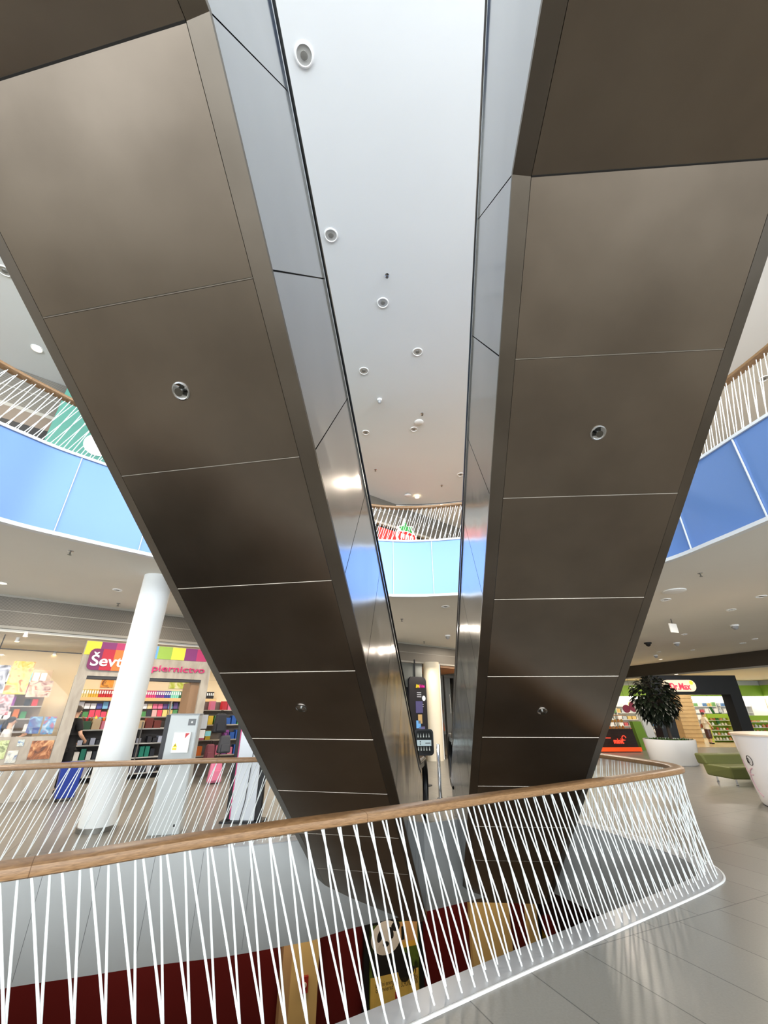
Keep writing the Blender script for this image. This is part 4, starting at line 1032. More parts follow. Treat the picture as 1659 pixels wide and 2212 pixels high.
MB().fbox(PR, 0, 12, 2.55, 3.25, 0, .5).build('green_band', MATS['lime_green'], t)
MB().fbox(PR, 0, 12, 2.42, 2.55, 0, .45).build('light_strip', M_PANEL_L, t)
for s0 in (.8, 3.1, 5.4, 7.7):
    su = thing('pharmacy_shelf', 'white pharmacy shelf bay on the right side wall', 'shelf', tuple(PR.p(s0+1.1, 0)), 'pharmacy side wall shelves')
    MB().fbox(PR, s0, s0+2.2, 0, 2.42, 0, .04).build('back_panel', flat((225, 228, 226), .5), su)
    for s in (s0, s0+2.17): MB().fbox(PR, s, s+.03, 0, 2.42, .04, .4).build('upright', M_WHITE, su)
    for z in (.3, .7, 1.1, 1.5, 1.9): MB().fbox(PR, s0, s0+2.2, z, z+.03, .04, .4).build('shelf_board', M_WHITE, su)
for z in (.73, 1.13, 1.53, 1.93):
    goods(PR, .9, 9.8, z, .3, .26, .15, 'medicine_pack', 'medicine pack', 'small pack of medicine on the right side wall shelves', 'packs on the right side wall shelves', [(240, 240, 240)]*4+[(190, 60, 60), (200, 90, 100), (90, 130, 180), (120, 170, 110), (220, 190, 120)], .06, .36, .3, .12)
# timber clad pillar
t = thing('timber_pillar', 'square pillar clad in horizontal light timber strips inside the pharmacy', 'pillar', (17.1, 26.3, 0))
x0, x1 = aty(1458, 1510, 26)[0], aty(1492, 1505, 26)[0]
M_STRIP = mat('timber_strip', (206, 170, 118), .6, noise=.15, nscale=2)
MB().box(((x0+x1)/2, 26.35, 1.75), (x1-x0, .7, 3.5)).build('core', M_STRIP, t)
for k in range(16): MB().box(((x0+x1)/2, 26.34, .2+.2*k), (x1-x0+.03, .73, .165)).build('timber_strip', M_STRIP, t)
# green gondola shelves
def gondola(u, vb, F, w, h, label, col=(150, 186, 50)):
    s_ = F.px(u, vb)[0]
    t = thing('gondola_shelf', label, 'shelf', tuple(F.p(s_+w/2, 0)))
    MB().fbox(F, s_, s_+w, 0, h, -.35, -.31).build('back_panel', flat(col, .5), t)
    for a in (s_, s_+w-.03): MB().fbox(F, a, a+.03, 0, h, -.31, .08).build('side', flat((200, 210, 90), .5), t)
    MB().fbox(F, s_, s_+w, h-.22, h, .05, .08).build('header', flat(col, .5), t)
    for k in range(5): MB().fbox(F, s_, s_+w, .1+.26*k, .12+.26*k, -.31, .08).build('shelf_board', flat((230, 230, 225), .5), t)
    for k in range(5): goods(F, s_+.05, s_+w-.1, .12+.26*k, .14, .16, .12, 'skincare_bottle', 'bottle', 'small bottle on the '+label.split(',')[0], 'bottles on '+label[:28], [(236, 226, 200), (220, 150, 110), (200, 200, 190), (236, 236, 230), (190, 90, 60)], .05, .0, .2, .1, 'round')
    return t
G1 = Frame((0, 27.6), (1, -.02))
gondola(1541, 1600, G1, 1.35, 1.5, 'green gondola shelf with bottles, right behind the standing woman')
gondola(1625, 1600, Frame((0, 24.0), (1, -.02)), 2.0, 1.45, 'green gondola shelf at the right picture edge, behind the black post')
# green logo cross-like plant sign hung above gondola
t = thing('hanging_sign', 'dark green leaf-shaped sign hanging above the gondola shelf', 'sign', tuple(G1.p(G1.px(1545, 1545)[0], 1.5)))
s_, z_ = G1.px(1545, 1545)
MB().fprism(G1, [(s_-.25, z_+.45), (s_-.1, z_+.42), (s_+.0, z_+.1), (s_+.35, z_+.1), (s_+.45, z_-.1), (s_+.1, z_-.1), (s_+.1, z_-.45), (s_-.05, z_-.45), (s_-.08, z_)], 0, .05).build('leaf_shape', flat((20, 90, 30), .6), t)
MB().tube([G1.p(s_-.15, z_+.4), G1.p(s_-.15, 3.55)], .006, 5).build('wire', M_DARK, t)
# round pink price signs & poster near the kiosk
G2 = Frame((0, 27), (1, 0))
for u, v, r_, lb in ((1353, 1531, .22, 'small round purple-red sign left of the plant, left one'), (1369, 1526, .3, 'larger round purple-red sign left of the plant, right one')):
    s_, z_ = G2.px(u, v); t = thing('round_sign', lb, 'sign', tuple(G2.p(s_, z_)))
    MB().lathe(G2.p(s_, z_), [(r_, 0), (r_, .03)], 24, up=(0, -1, 0)).build('disc', flat((150, 50, 80), .5), t)
    MB().tube([G2.p(s_, z_+r_), G2.p(s_, 3.58)], .006, 5).build('wire', M_DARK, t)
t = thing('poster_stand', 'pink and white poster stand behind the plant', 'poster', tuple(G2.p(G2.px(1387, 1545)[0], 0)))
o = pbox(G2, 1376, 1522, 1398, 1562, 0, .04, 'poster', photo_mat('pinkposter', [(206, 180, 226), (230, 220, 240), (176, 60, 120)], 5, 3), t)
MB().fbox(G2, G2.px(1382, 1545)[0], G2.px(1392, 1545)[0], 0, 1.2, -.1, -.04).build('stand', M_WHITE, t)
# green pylon and white post
t = thing('green_pylon', 'lime green panel standing right of the red lettered kiosk', 'panel', tuple(Frame((0, 22), (1, 0)).p(11.8, 0)))
G3 = Frame((0, 22.5), (1, 0)); a_ = G3.px(1361, 1570)[0]; b_ = G3.px(1377, 1605)[0]; c_ = G3.px(1385, 1590)[0]
zp = G3.px(1365, 1558)[1]; MB().fprism(G3, [(a_, zp), (a_+.4, zp), (b_+.5, 0), (b_, 0)], 0, .3).build('green_face', mat('lime_green', (122, 160, 50), .5), t)
MB().fprism(G3, [(a_+.4, 2.2), (a_+.75, 2.2), (b_+.9, 0), (b_+.5, 0)], 0, .25).build('white_face', M_WHITE, t)
# kiosk with bakery-like display
KF = Frame((0, 20.8), (1, .03)); s1, zt = KF.px(1366, 1577); s0 = s1-2.6
t = thing('counter_kiosk', 'dark counter kiosk with red glowing lettering beyond the right railing', 'kiosk', tuple(KF.p(s1-1.2, 0)))
MB().fprism(KF, [(s0, 0), (s1+.15, 0), (s1, .9), (s0, .9)], -.9, 0).build('counter', mat('kiosk_wood', (58, 36, 26), .35, noise=.4, nscale=3, stretch=(1, 1, 6)), t)
MB().fbox(KF, s0, s1+.2, .04, .2, 0, .06).build('glowing_plinth', mat('orange_plinth', (200, 70, 30), .4, emit=(255, 90, 30), estr=.6), t)
MB().fbox(KF, s0, s1, .9, .93, -.9, .03).build('counter_top', M_BLACK, t)
MB().fbox(KF, s0, s1-.1, .93, 1.5, -.05, -.04).build('display_glass', M_GLASS, t)
for z in (.93, 1.2, 1.48): MB().fbox(KF, s0, s1-.1, z, z+.02, -.5, -.06).build('display_shelf', flat((200, 130, 60), .4), t)
text('minit', 'glowing_lettering', mat('neon_red', (255, 80, 50), .4, emit=(255, 60, 40), estr=2.2), KF, KF.px(1326, 1603)[0], KF.px(1330, 1606)[1], .3, .02, .015, parent=t, width=KF.px(1347, 1603)[0]-KF.px(1326, 1603)[0], bold=0)
cc = MB(); s_, z_ = KF.px(1347, 1594)
MB().tube([KF.p(s_+.09*math.cos(a), z_+.09*math.sin(a), .03) for a in [2*math.pi*k/16 for k in range(14)]], .012, 6).build('neon_ring', MATS['neon_red'], t)
MB().fbox(KF, s0+1.0, s0+1.5, .56, .58, .0, .02).build('neon_line', MATS['neon_red'], t)
for z, col in ((.95, [(240, 150, 50), (226, 120, 40), (246, 180, 90)]), (1.22, [(246, 190, 80), (240, 160, 60), (220, 110, 40)])):
    goods(KF, s0+.9, s1-.15, z, .12, .12, .12, 'orange_item', 'goods', 'small orange item in the glass display of the dark kiosk', 'orange goods in the kiosk display', col, .03, -.15, .2, 0, 'round')
area_l = []
# planter with tree
px_, py_ = 10.32, 16.85
t = thing('potted_tree', 'big dark-leaved tree in a round white planter beyond the railing corner', 'potted plant', (px_, py_, 0))
disc((px_, py_, 0), [(.70, 0), (.74, .04), (.82, .72), (.82, .78), (.77, .78), (.77, .68)], mat('planter_white', (236, 236, 236), .25, coat=.5), 'pot', t, up=(0, 0, 1), n=56)
disc((px_, py_, .66), [(.77, 0), (.77, .02), (.1, .07)], mat('soil', (44, 34, 26), .95, bump=.6, bscale=20), 'soil', t, up=(0, 0, 1), n=40)
M_LEAF = mat('dark_leaf', (28, 36, 24), .35, noise=.4, nscale=6); M_BARK = mat('bark', (66, 54, 44), .8, bump=.5, bscale=20)
MB().tube([(px_+.1, py_, .7), (px_+.08, py_, 1.2), (px_+.02, py_+.05, 1.9), (px_, py_, 2.4)], [.06, .05, .045, .02], 10).build('trunk', M_BARK, t, smooth=True)
def leaf(mb, p, d, L, w, droop=.5):
    d = Vector(d).normalized(); side = d.cross(Vector((0, 0, 1)))
    if side.length < .05: side = Vector((1, 0, 0))
    side.normalize(); up = side.cross(d); P = []
    for k, f in enumerate((0, .25, .55, .8, 1)):
        c = Vector(p)+d*L*f-Vector((0, 0, 1))*droop*L*f*f
        ww = w*(0.06, .8, 1, .65, .02)[k]
        P += [c-side*ww+up*ww*.25, c, c+side*ww+up*ww*.25]
    mb.add(P, [(3*i+j, 3*i+j+1, 3*i+4+j, 3*i+3+j) for i in range(4) for j in range(2)])
mb = MB(); rnd = random.Random(3); br = MB()
fx, fz = aty(1413, 1508, py_); fy = py_
for k in range(760):
    th = rnd.uniform(0, 2*math.pi); cz = rnd.uniform(-1, 1); rr = rnd.uniform(.55, 1)**.5
    q_ = math.sqrt(1-cz*cz)
    lump = 1+.1*math.sin(3*th+1)
    p = Vector((fx+math.cos(th)*q_*.74*rr*lump, fy+math.sin(th)*q_*.66*rr, fz+cz*.78*rr))
    leaf(mb, p, (math.cos(th)*q_+rnd.uniform(-.4, .4), math.sin(th)*q_+rnd.uniform(-.4, .4), -.25+cz*.5), rnd.uniform(.16, .22), rnd.uniform(.055, .075), .45)
mb.build('foliage', M_LEAF, t, smooth=True)
for k in range(14):
    th = k*2.4; br.tube([(px_+.03, py_, 1.7+.03*k), (fx+math.cos(th)*.3, fy+math.sin(th)*.3, fz-.1+.02*k), (fx+math.cos(th)*.55, fy+math.sin(th)*.55, fz+.3*math.sin(k))], [.02, .012, .005], 6)
br.build('branches', M_BARK, t, smooth=True)
mb = MB()
for k in range(260):
    th = rnd.uniform(0, 6.28); rr = .74*math.sqrt(rnd.random())
    leaf(mb, (px_+math.cos(th)*rr, py_+math.sin(th)*rr, .7), (rnd.uniform(-1, 1), rnd.uniform(-1, 1), 1.2), rnd.uniform(.1, .2), .02, .3)
mb.build('ground_plants', mat('bright_leaf', (70, 110, 44), .45, noise=.4, nscale=5), t, smooth=True)
# black portal with pharmacy sign
QF = Frame((10.36, 18.4), (1, .0))
t = thing('black_portal', 'large black free-standing portal frame with an oval pharmacy sign', 'portal', tuple(QF.p(1.8, 0)))
s0, s1 = QF.px(1433, 1585)[0], QF.px(1612, 1585)[0]; zt = QF.px(1560, 1459)[1]; zb = QF.px(1540, 1500)[1]
M_PORT = mat('portal_black', (22, 22, 23), .35)
MB().fbox(QF, s0, s0+.62, 0, zb, -.5, 0).build('post', M_PORT, t)
MB().fbox(QF, s1-.1, s1+.36, 0, zb, -.5, 0).build('post', M_PORT, t)
MB().fbox(QF, s0, s1+.36, zb, zt, -.5, 0).build('lintel', M_PORT, t)
a_, c_ = QF.px(1430, 1482)[0], QF.px(1500, 1482)[0]; z0, z1 = QF.px(1470, 1494)[1], QF.px(1470, 1469)[1]
sg = MB().fprism(QF, rrect(a_, c_, z0, z1, (z1-z0)*.48), .02, .1).build('oval_sign', mat('sign_warm', (230, 214, 190), .5, emit=(255, 226, 190), estr=.55), t)
text('Dr.Max', 'sign_lettering', mat('sign_red', (214, 40, 60), .4, emit=(255, 60, 80), estr=1.2), QF, QF.px(1444, 1482)[0], QF.px(1450, 1490)[1], .36, .11, .01, parent=sg, width=QF.px(1487, 1480)[0]-QF.px(1444, 1480)[0], bold=.008)
MB().lathe(QF.p(QF.px(1489, 1475)[0], QF.px(1489, 1475)[1], .11), [(.09, 0), (.07, .02)], 5, up=(0, -1, 0)).build('yellow_flower', mat('flower', (226, 230, 60), .4, emit=(230, 235, 60), estr=.8), sg)
# woman in the pharmacy
wx, wy = atz(1537, 1607, 0)
person('woman in a cream top and dark patterned skirt standing in the pharmacy', (wx, wy, 0), R(-95), 1.6, (226, 214, 190), (40, 30, 30), (40, 30, 26), skirt=photo_mat('skirt', [(52, 30, 34), (90, 60, 60), (30, 22, 26)], 14, 2), tank=False, bag=((150, 84, 54), 'brown shoulder bag hanging at the side of the woman in the pharmacy'), arm_r=((.27, .04, 1.13), (.22, .2, .95)))
# green upholstered bench
bxn, byn = atz(1590, 1692, 0)
BF = Frame((8.15, 12.2), (1, -.03))
t = thing('bench', 'olive green upholstered bench with low back and short chrome legs', 'bench', tuple(BF.p(1.2, 0)))
M_GREEN = mat('olive_leather', (100, 106, 56), .45, noise=.06, nscale=2)
s0 = BF.px(1512, 1672)[0]+.62; zt = BF.px(1560, 1650)[1]
mbx = MB(); mbx.hexa([BF.p(s0+.1, .16, .12), BF.p(s0+2.4, .16, .12), BF.p(s0+2.5, .16, -.72), BF.p(s0, .16, -.72)], [BF.p(s0+.04, .44, .2), BF.p(s0+2.4, .44, .2), BF.p(s0+2.5, .44, -.75), BF.p(s0-.03, .44, -.75)])
mbx.build('seat', M_GREEN, t, bevel=.05)
MB().hexa([BF.p(s0-.02, .4, -.55), BF.p(s0+2.4, .4, -.55), BF.p(s0+2.4, .4, -.95), BF.p(s0-.02, .4, -.95)], [BF.p(s0-.08, .66, -.62), BF.p(s0+2.4, .66, -.62), BF.p(s0+2.4, .66, -.92), BF.p(s0-.08, .66, -.92)]).build('backrest', M_GREEN, t, bevel=.05)
for a, o_ in ((.3, -.1), (1.05, .05), (2.2, -.1), (.3, -.8), (2.2, -.8)): MB().lathe(BF.p(s0+a, 0, o_), [(.03, 0), (.03, .01), (.02, .02), (.02, .18)], 12).build('leg', M_CHROME, t, smooth=True)
# white tapered stand at the right edge
tx, ty = atz(1672, 1766, 0); cxk, cyk = tx+1.7, ty+.5
t = thing('round_counter', 'white tapered round counter with a circled R at the right picture edge', 'counter', (cxk, cyk, 0))
M_KW = mat('kiosk_white', (232, 230, 232), .2, coat=.6)
disc((cxk, cyk, 0), [(1.12, 0), (1.16, .06), (1.24, .75), (1.285, 1.2), (1.30, 1.26)], M_KW, 'shell', t, up=(0, 0, 1), n=72)
disc((cxk, cyk, 1.26), [(1.32, 0), (1.32, .03), (1.0, .035)], mat('counter_top', (214, 196, 176), .3), 'counter_top', t, up=(0, 0, 1), n=72)
disc((cxk, cyk, 0), [(1.135, -.001), (1.135, .05)], M_DARK, 'plinth', t, up=(0, 0, 1), n=60)
def cone_r(z): return 1.16+(z-.06)*.116 if z < .75 else 1.24+(z-.75)*.1
def cone_pt(ang, z, o=0): r = cone_r(z)+o; return Vector((cxk+math.cos(ang)*r, cyk+math.sin(ang)*r, z))
# where the ring is: find angle and height on the shell seen at that pixel
best = None
for i in range(160, 290):
    for j in range(40):
        an, z = R(i), .3+j*.022; p = cone_pt(an, z); d = p.y*CS+(p.z-EYE)*SN
        uu = 829.5+FPX*p.x/d; vv = 1106-FPX*((p.z-EYE)*CS-p.y*SN)/d
        e = (uu-1619)**2+(vv-1642)**2
        if best is None or e < best[0]: best = (e, an, z)
an0, z0_ = best[1], best[2]
TF = Frame(tuple(cone_pt(an0, z0_, .012))[:2], (-math.sin(an0)*-1, math.cos(an0)*-1))
if TF.n[0]*math.cos(an0)+TF.n[1]*math.sin(an0) < 0: TF = Frame(TF.A, (-TF.d[0], -TF.d[1]))
rg = MB(); ring_pts = [cone_pt(an0+.085/cone_r(z0_)*math.cos(a)*1.0, z0_+.085*math.sin(a), .004) for a in [2*math.pi*k/28 for k in range(29)]]
rg.tube(ring_pts, .006, 6).build('trademark_ring', M_BLACK, t, smooth=True)
text('R', 'trademark_letter', M_BLACK, TF, -.035, z0_-.042, .12, .016, .004, parent=t, bold=.001)
for k_, (a0, zc, rr, ar) in enumerate(((an0+.02, .42, .28, (100, 260)), (an0-.12, .72, .2, (150, 300)))):
    MB().tube([cone_pt(a0+rr*math.cos(R(a))/1.2, zc+rr*math.sin(R(a))*.9, .002) for a in range(ar[0], ar[1], 10)], .012, 6).build('pink_swirl', flat((196, 160, 170), .4), t, smooth=True)

# ==================================================== CEILING FITTINGS
U = 'round recessed downlight in the high white ceiling, '
for u, v, r, lb in ((657, 119, .13, 'the largest, near the top'), (715, 508, .13, 'the second from the top'), (827, 654, .13, 'the third from the top'), (902, 760, .13, 'just above the middle, right one'), (786, 801, .13, 'just above the middle, left one'),
                   (894, 927, .12, 'beside the flat detector'), (790, 934, .12, 'left of the flat detector, near the escalator'), (995, 1025, .13, 'at the right escalator above the railing'), (10, 585, .13, 'cut by the left picture edge')):
    downlight(u, v, Z3+.05, r, U+lb)
downlight(901, 1074, Z3-.02, .11, 'round lit downlight just above the upper railing in the centre gap', True)
downlight(80, 753, Z3+.05, .13, 'round lit downlight above the upper railing at the left edge', True)
downlight(1650, 818, Z3-.02, .13, 'round unlit downlight behind the upper railing at the right edge')
detector(905, 912, Z3+.05, .14, 'flat white detector disc in the high ceiling, nearest one'); detector(881, 1070, Z3-.02, .14, 'flat white detector disc just above the far upper railing')
detector(820, 863, Z3+.05, .07, 'small white dome camera in the high ceiling', False)
for u, v, lb in ((836, 594, 'the topmost one'), (912, 893, 'the one above the detector disc'), (811, 1014, 'the one by the left escalator'), (954, 1048, 'the lowest one')): sprinkler(u, v, Z3+.05, 'tiny sprinkler head in the high white ceiling, '+lb)
D = 'round recessed downlight in the lower ceiling, '
for u, v, r, lb in ((254, 1274, .1, 'left of the white column'), (962, 1310, .11, 'in the centre gap'), (1438, 1295, .12, 'right of the escalator below the large disc'), (1644, 1288, .12, 'at the right picture edge'),
                   (1579, 1317, .12, 'right of the white hanging sign'), (1478, 1370, .1, 'below the white hanging sign'), (1604, 1389, .12, 'lower right pair, left one'), (1630, 1380, .11, 'lower right pair, right one'), (1496, 1404, .1, 'near the dark bulkhead on the right'), (1423, 1408, .1, 'near the right escalator, faint one')):
    downlight(u, v, CE1, r, D+lb)
downlight(5, 1259, CE1, .1, 'lit downlight in the lower ceiling at the left picture edge', True)
downlight(1427, 1424, CE1, .11, 'lit downlight in the lower ceiling by the right bulkhead', True)
detector(1456, 1276, CE1, .24, 'large flat white disc in the lower ceiling right of the escalator')
for u, v, r, lb in ((1586, 1350, .12, 'upper one'), (1461, 1388, .12, 'middle one'), (1416, 1415, .1, 'lower one by the escalator'), (967, 1372, .1, 'the one in the centre gap')): detector(u, v, CE1, r, 'white dome camera under the lower ceiling, '+lb, False)
for u, v, lb in ((153, 1190, 'on the left below the blue fascia'), (256, 1303, 'beside the grille on the left'), (868, 1337, 'in the centre gap'), (1512, 1238, 'on the right below the blue fascia'), (916, 1386, 'lowest one in the centre gap')): sprinkler(u, v, CE1, 'sprinkler head under the lower ceiling, '+lb)
x, y = atz(1399, 1388, CE1); t = thing('dome_camera', 'black dome camera under the lower ceiling beside the right escalator', 'camera', (x, y, CE1))
disc((x, y, CE1), [(.14, 0), (.14, .04), (.12, .06)], M_BLACK, 'housing', t); disc((x, y, CE1-.06), [(.1, 0), (.08, .06), (.02, .1)], M_BLACK, 'dome', t)
x, y = atz(1449, 1337, CE1); t = thing('hanging_sign', 'small white square sign hanging from the lower ceiling on the right', 'sign', (x, y, CE1-.4))
MB().box((x, y, CE1-.27), (.3, .03, .26), R(20)).build('panel', M_WHITE, t); MB().tube([(x, y, CE1-.14), (x, y, CE1)], .01, 6).build('rod', M_DARK, t)

# ==================================================== UPPER FLOOR SHOPS
s0, z1 = W2.px(128, 846); 
TF2 = W2.back(-1.3)
a_ = TF2.px(100, 940)[0]
t = thing('teal_shopfront', 'teal green shopfront wall behind the upper railing on the left', 'shop front', tuple(TF2.p(a_+2, Z2)))
MB().fbox(TF2, a_, a_+6, Z2, Z3-.02, -.6, 0).build('wall_panel', mat('teal', (66, 124, 110), .6, noise=.06, nscale=2), t)
s_, z_ = TF2.px(212, 962)
bdg = MB().lathe(TF2.p(s_, z_, 0), [(.3, 0), (.3, .02)], 36, up=TF2.p(0, 0, 1)-TF2.p(0, 0, 0)).build('round_badge', flat((205, 208, 206), .6), t)
for k in range(4): MB().fbox(TF2, s_-.24+.02*k, s_+.1, z_-.15+.08*k, z_-.12+.08*k, .02, .024).build('grey_script', flat((190, 196, 194)), bdg)
t = thing('dark_shopfront', 'black opening of an upper shop left of the teal wall', 'shop front', tuple(W2.p(-12, Z2)))
a_ = TF2.px(88, 930)[0]
bs = W2.px(97, 930)[0]+.4; bz = W2.px(40, 917)[1]; MB().fbox(W2, -18, bs, Z2, bz, -.25, .1).build('opening', M_BLACK, t)
MB().fbox(W2, -18, bs, bz, 8.66, -.25, .05).build('brown_fascia', mat('brown_fascia', (112, 98, 84), .6), t)
RD = W2.back(-.3)
s0, z1 = RD.px(817, 1137); s1, _ = RD.px(862, 1150)
t = thing('red_shop_sign', 'red shop sign board behind the upper railing in the centre gap', 'sign', tuple(RD.p(s0, Z2)))
MB().fbox(RD, s0-.6, s1, Z2+.1, z1, -.2, 0).build('board', mat('sign_red_board', (196, 30, 28), .5), t)
MB().fbox(RD, s0-.6, s0+.0, Z2+.1, z1, -.19, .02).build('dark_end', M_BLACK, t)
s_, z_ = RD.px(877, 1158)
t = thing('strawberry_sign', 'strawberry-shaped sign with a white outline behind the upper railing', 'sign', tuple(RD.p(s_, z_)))
def berry(k): return [(s_+k*.52*math.cos(a)*(1 if math.sin(a) > 0 else .9), z_-.15+k*.5*math.sin(a)) for a in [2*math.pi*i/24 for i in range(24)]]
MB().fprism(RD, berry(1.12), 0, .05).build('white_outline', M_WHITE, t)
MB().fprism(RD, berry(.95), .05, .07).build('red_body', mat('sign_red_board', (196, 30, 28), .5), t)
cr = [(s_-.45, z_+.28), (s_-.2, z_+.38), (s_-.1, z_+.66), (s_+.02, z_+.4), (s_+.28, z_+.46), (s_+.2, z_+.3), (s_+.36, z_+.16), (s_, z_+.2), (s_-.3, z_+.14)]
MB().fprism(RD, [(a+(a-s_)*.25, b+(b-z_-.3)*.3) for a, b in cr], .0, .075).build('white_leaf_outline', M_WHITE, t)
MB().fprism(RD, cr, .075, .09).build('green_leaf', flat((40, 140, 60), .5), t)
for i in range(6): MB().fprism(RD, [(s_-.36+.125*i, z_-.2), (s_-.3+.125*i, z_-.2), (s_-.27+.125*i, z_+.02), (s_-.33+.125*i, z_+.02)], .07, .085).build('white_stroke', M_WHITE, t)

# ==================================================== LOWER FLOOR
LF = Frame((-8, 8.2), (10.5, 3.35))
LF = Frame((-9.2, 8.35), (.93, .365))
struct(MB().fbox(LF, -2, 14.3, -5.65, -1.12, -.15, 0).build('wall_lower', M_RED))
M_CRM = mat('cream_panel', (214, 180, 118), .55)
def low(u0, u1, v, o, name, lb, m=M_CRM, cat='pillar'):
    G = LF.back(-o); a = G.px(u0, v)[0]; b = G.px(u1, v)[0]
    t = thing(name, lb, cat, tuple(G.p((a+b)/2, -5.65)))
    return t, G, a, b
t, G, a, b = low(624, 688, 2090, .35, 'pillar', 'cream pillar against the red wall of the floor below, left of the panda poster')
MB().fbox(G, a+.05, b, -5.6, -1.12, -.3, 0).build('shaft', M_CRM, t); MB().fbox(G, a-.12, a+.05, -5.6, -1.12, -.3, -.02).build('shaded_face', mat('cream_shaded', (186, 148, 104), .6), t)  # side strip painted a darker cream to stand for the pillar's shaded side
s_, z_ = G.px(657, 2125)
h_ = thing('alarm_box', 'small red alarm box mounted on the cream pillar of the floor below', 'alarm', tuple(G.p(s_, z_)))
MB().fbox(G, s_-.07, s_+.07, z_-.12, z_+.12, 0, .05).build('case', flat((160, 40, 30), .4), h_, bevel=.01)
MB().lathe(G.p(s_, z_, .05), [(.04, 0), (.035, .015)], 14, up=G.p(0, 0, 1)-G.p(0, 0, 0)).build('button', flat((225, 215, 200), .4), h_)
t, G, a, b = low(1018, 1104, 2010, .1, 'cream_door', 'cream door in the red wall of the floor below', cat='door')
MB().fbox(G, a, b, -5.6, -1.12, -.1, 0).build('leaf', M_CRM, t)
MB().tube([G.p(a+.06, -2.35, .05), G.p(a+.1, -2.28, .07), G.p(a+.07, -2.2, .07), G.p(a+.12, -2.12, .05)], .015, 6).build('handle', M_BLACK, t, smooth=True)
t, G, a, b = low(1142, 1163, 2000, .15, 'post', 'narrow cream and grey post right of the cream door below', cat='post')
MB().fbox(G, a, b, -5.6, -1.12, -.1, 0).build('shaft', M_CRM, t); MB().fbox(G, b, b+.06, -5.6, -1.12, -.1, .02).build('black_edge', M_BLACK, t)
# poster with a panda
t, G, a, b = low(798, 905, 2080, .12, 'animal_poster', 'framed poster of a seated panda on the floor below', cat='poster')
zt, zb = -1.5, -3.75
zt = G.px(850, 1992)[1]; zb = G.px(862, 2170)[1]; w_, h = b-a, zt-zb
X = lambda k: a+w_*k
Zf = lambda k: zb+h*k
MB().fbox(G, a-.12, b+.12, zb-.1, zt+.06, -.1, 0).build('black_frame', M_BLACK, t)
pp_ = MB().fbox(G, a, b, zb, zt, 0, .01).build('print', photo_mat('poster_bg', [(44, 60, 22), (90, 110, 40), (30, 34, 18)], 3, 5), t)
MB().fbox(G, X(.02), X(.98), Zf(.01), Zf(.38), .01, .0152).build('straw_field', mat('straw', (226, 190, 96), .6, noise=.12, nscale=6), pp_)
def ell(cx_, cz_, rx, rz_, rot=0): return [(X(cx_)+w_*rx*math.cos(q)*math.cos(rot)-w_*rz_*math.sin(q)*math.sin(rot), Zf(cz_)+w_*rx*math.cos(q)*math.sin(rot)+w_*rz_*math.sin(q)*math.cos(rot)) for q in [2*math.pi*i/28 for i in range(28)]]
def pe(e, o, nm, c): MB().fprism(G, e, o, o+.002).build(nm, flat(c, .6), pp_)
MB().fbox(G, X(.56), X(.98), Zf(.72), Zf(.99), .01, .012).build('lit_house', flat((206, 158, 100), .6), pp_)
MB().fbox(G, X(.64), X(.70), Zf(.76), Zf(.93), .012, .013).build('house_window', M_BLACK, pp_)
MB().fbox(G, X(.58), X(.98), Zf(.66), Zf(.73), .012, .013).build('yellow_roof', flat((220, 170, 60), .6), pp_)
pe(ell(.36, .55, .33, .4), .013, 'panda_body', (20, 16, 14)); pe(ell(.7, .42, .14, .2), .014, 'panda_paw', (18, 15, 13))
pe(ell(.32, .83, .3, .24), .016, 'panda_head', (222, 214, 206)); pe(ell(.08, .84, .09, .07, .6), .015, 'panda_ear', (30, 24, 22)); pe(ell(.52, .95, .09, .07), .018, 'panda_ear', (26, 22, 20))
pe(ell(.2, .86, .05, .09, -.4), .019, 'panda_eye_patch', (24, 20, 18)); pe(ell(.42, .88, .05, .09, .4), .019, 'panda_eye_patch', (24, 20, 18)); pe(ell(.32, .75, .06, .04), .019, 'panda_nose', (20, 16, 14)); pe(ell(.3, .70, .14, .09), .0175, 'panda_muzzle', (206, 196, 184))
pe(ell(.84, .36, .09, .07), .0155, 'emblem_ring', (40, 36, 30)); pe(ell(.84, .35, .07, .05), .016, 'emblem', (232, 200, 60)); pe(ell(.84, .37, .05, .05), .018, 'emblem_centre', (24, 22, 20))
text('SCHÖNBRUNN', 'poster_lettering', flat((60, 48, 24)), G, X(.62), Zf(.2), .12, .0165, .001, parent=pp_, width=w_*.34)
text('TIERGARTEN', 'poster_lettering', flat((60, 48, 24)), G, X(.62), Zf(.26), .08, .0165, .001, parent=pp_, width=w_*.34)
text('posilni energiu', 'poster_lettering', flat((70, 56, 28)), G, X(.12), Zf(.26), .1, .0165, .001, parent=pp_, width=w_*.4)
text('od zvierat', 'poster_lettering', flat((70, 56, 28)), G, X(.12), Zf(.2), .1, .0165, .001, parent=pp_, width=w_*.34)
MB().fbox(G, X(.5), X(.55), Zf(.06), Zf(.16), .012, .017).build('red_tag', flat((170, 30, 26)), pp_)
t, G, a, b = low(1172, 1300, 2010, .05, 'wall_picture', 'dark picture wall with yellow and red shapes at the right of the floor below', cat='picture')
MB().fbox(G, a, b+.8, -5.6, -1.12, -.05, 0).build('panel', mat('dark_brown_panel', (58, 34, 26), .6), t)
s_, z_ = G.px(1182, 2010)
MB().fprism(G, [(s_+.28*math.cos(q), z_+.3*math.sin(q)) for q in [2*math.pi*i/24 for i in range(24)]], 0, .01).build('red_round', flat((120, 22, 18), .6), t)
MB().fprism(G, [(s_-.2, z_+.1), (s_-.05, z_-.12), (s_+.2, z_-.1), (s_+.05, z_-.22), (s_+.1, z_-.4), (s_-.08, z_-.28), (s_-.25, z_-.35)], .01, .02).build('yellow_shape', flat((206, 160, 40), .6), t)
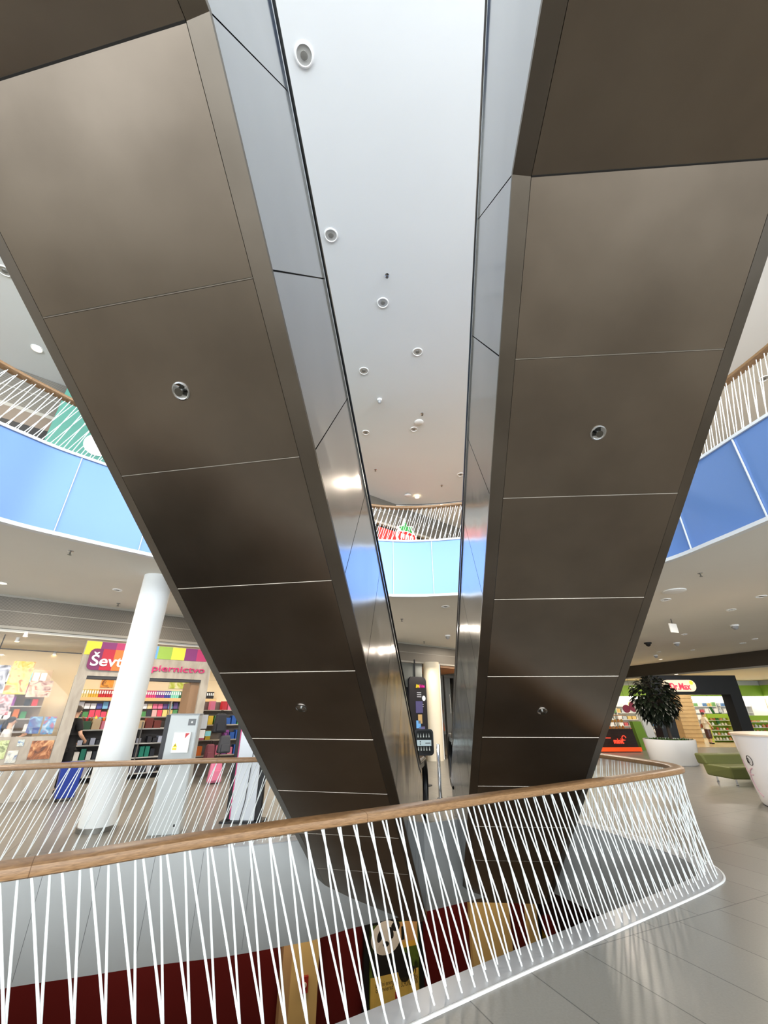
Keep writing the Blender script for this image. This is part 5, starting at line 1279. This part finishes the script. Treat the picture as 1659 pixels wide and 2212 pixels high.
# ==================================================================== LIGHT
def area(name, loc, rot, sx, sy, power, col=(1, 1, 1)):
    l = bpy.data.lights.new(name, 'AREA'); l.shape = 'RECTANGLE'; l.size = sx; l.size_y = sy; l.energy = power; l.color = col
    o = bpy.data.objects.new(name, l); C.objects.link(o); o.location = loc; o.rotation_euler = rot
    return o
def lamp(name, loc, r, power, col):
    l = bpy.data.lights.new(name, 'AREA'); l.shape = 'DISK'; l.size = r; l.energy = power; l.color = col
    o = bpy.data.objects.new(name, l); C.objects.link(o); o.location = loc; return o
# daylight through the glazed fronts
area('window_daylight', (0, -8.8, 7.7), (R(90), 0, 0), 34, 4.0, 6200, (.86, .93, 1))
area('window_daylight_low', (0, -8.8, 2.2), (R(90), 0, 0), 34, 4.0, 2800, (.9, .95, 1))
# added light panel with bars, unseen behind the viewer, brightening the left fascia
rc = Vector((7.0, -3.4, 7.9)); an = R(42); ux = Vector((math.cos(an), 0, -math.sin(an))); uy = Vector((0, 1, 0)); un = Vector((-math.sin(an), 0, -math.cos(an)))
area('fascia_fill', rc, (0, an, 0), 4.6, 6, 1900, (.86, .93, 1))
fr = MB()
for k in range(4): fr.tube([rc+un*.05+ux*(-2.3+k*4.6/3)-uy*3, rc+un*.05+ux*(-2.3+k*4.6/3)+uy*3], .04, 6)
for k in range(4): fr.tube([rc+un*.05-ux*2.3+uy*(-3+2*k), rc+un*.05+ux*2.3+uy*(-3+2*k)], .04, 6)
struct(fr.build('fill_panel_bars', M_DARK))
# ceiling downlights of both floors
for x, y in ((-7, 8), (-5, 10), (-9, 5), (-2, 12), (1, 14), (5, 12), (8, 11), (9, 4), (7, 16), (12, 15), (11, 21), (-8, 0), (8, 0), (0, -3), (4, 18)):
    lamp('downlight_lamp', (x, y, CE1-.03), .25, 95, (1, .88, .74))
for x, y in ((-4, 11), (2, 13), (7, 10), (8.5, 5), (-8.5, 4)):
    lamp('downlight_lamp_high', (x, y, Z3-.08), .3, 330, (1, .86, .68))
for s in (-4, -1.5, 1, 3.5, 6): 
    p = S.p(s, 3.35, -2); l = area('shop_lamp', p, (0, 0, S.rot()), 1.6, .5, 60, (1, .9, .74))
for x, ys in ((13, (30,)), (17, (24.5, 29)), (20, (20, 24, 29)), (23, (18, 23, 28))):
    for y in ys: area('pharmacy_lamp', (x, y, 3.5), (0, 0, 0), 1.5, .6, 65, (1, .95, .86))
p = WF.p(16, 3.3, -1.5); area('dark_shop_lamp', p, (0, 0, 0), 1.2, .5, 60, (1, .75, .5))
p = WF.p(13.2, 3.3, .9); lamp('frame_lamp', p, .3, 30, (1, .9, .75))
for s in (2.5, 5, 7.5, 10, 12.5): p = LF.p(s, -1.2, 1.1); area('lower_fill', p, (0, 0, LF.rot()), 1.2, .3, 22, (1, .84, .62))  # unseen lamps added to brighten the poster and pillars below
p = KF.p(s1-.5, 1.7, -.2)
w = bpy.data.worlds.new('sky'); bpy.context.scene.world = w; w.use_nodes = True
w.node_tree.nodes['Background'].inputs[0].default_value = (.75, .88, 1, 1); w.node_tree.nodes['Background'].inputs[1].default_value = 3.0
sc = bpy.context.scene
sc.view_settings.view_transform = 'Standard'; sc.view_settings.look = 'None'; sc.view_settings.gamma = 1; sc.view_settings.exposure = .1
try: sc.view_settings.use_curve_mapping = False
except Exception: pass
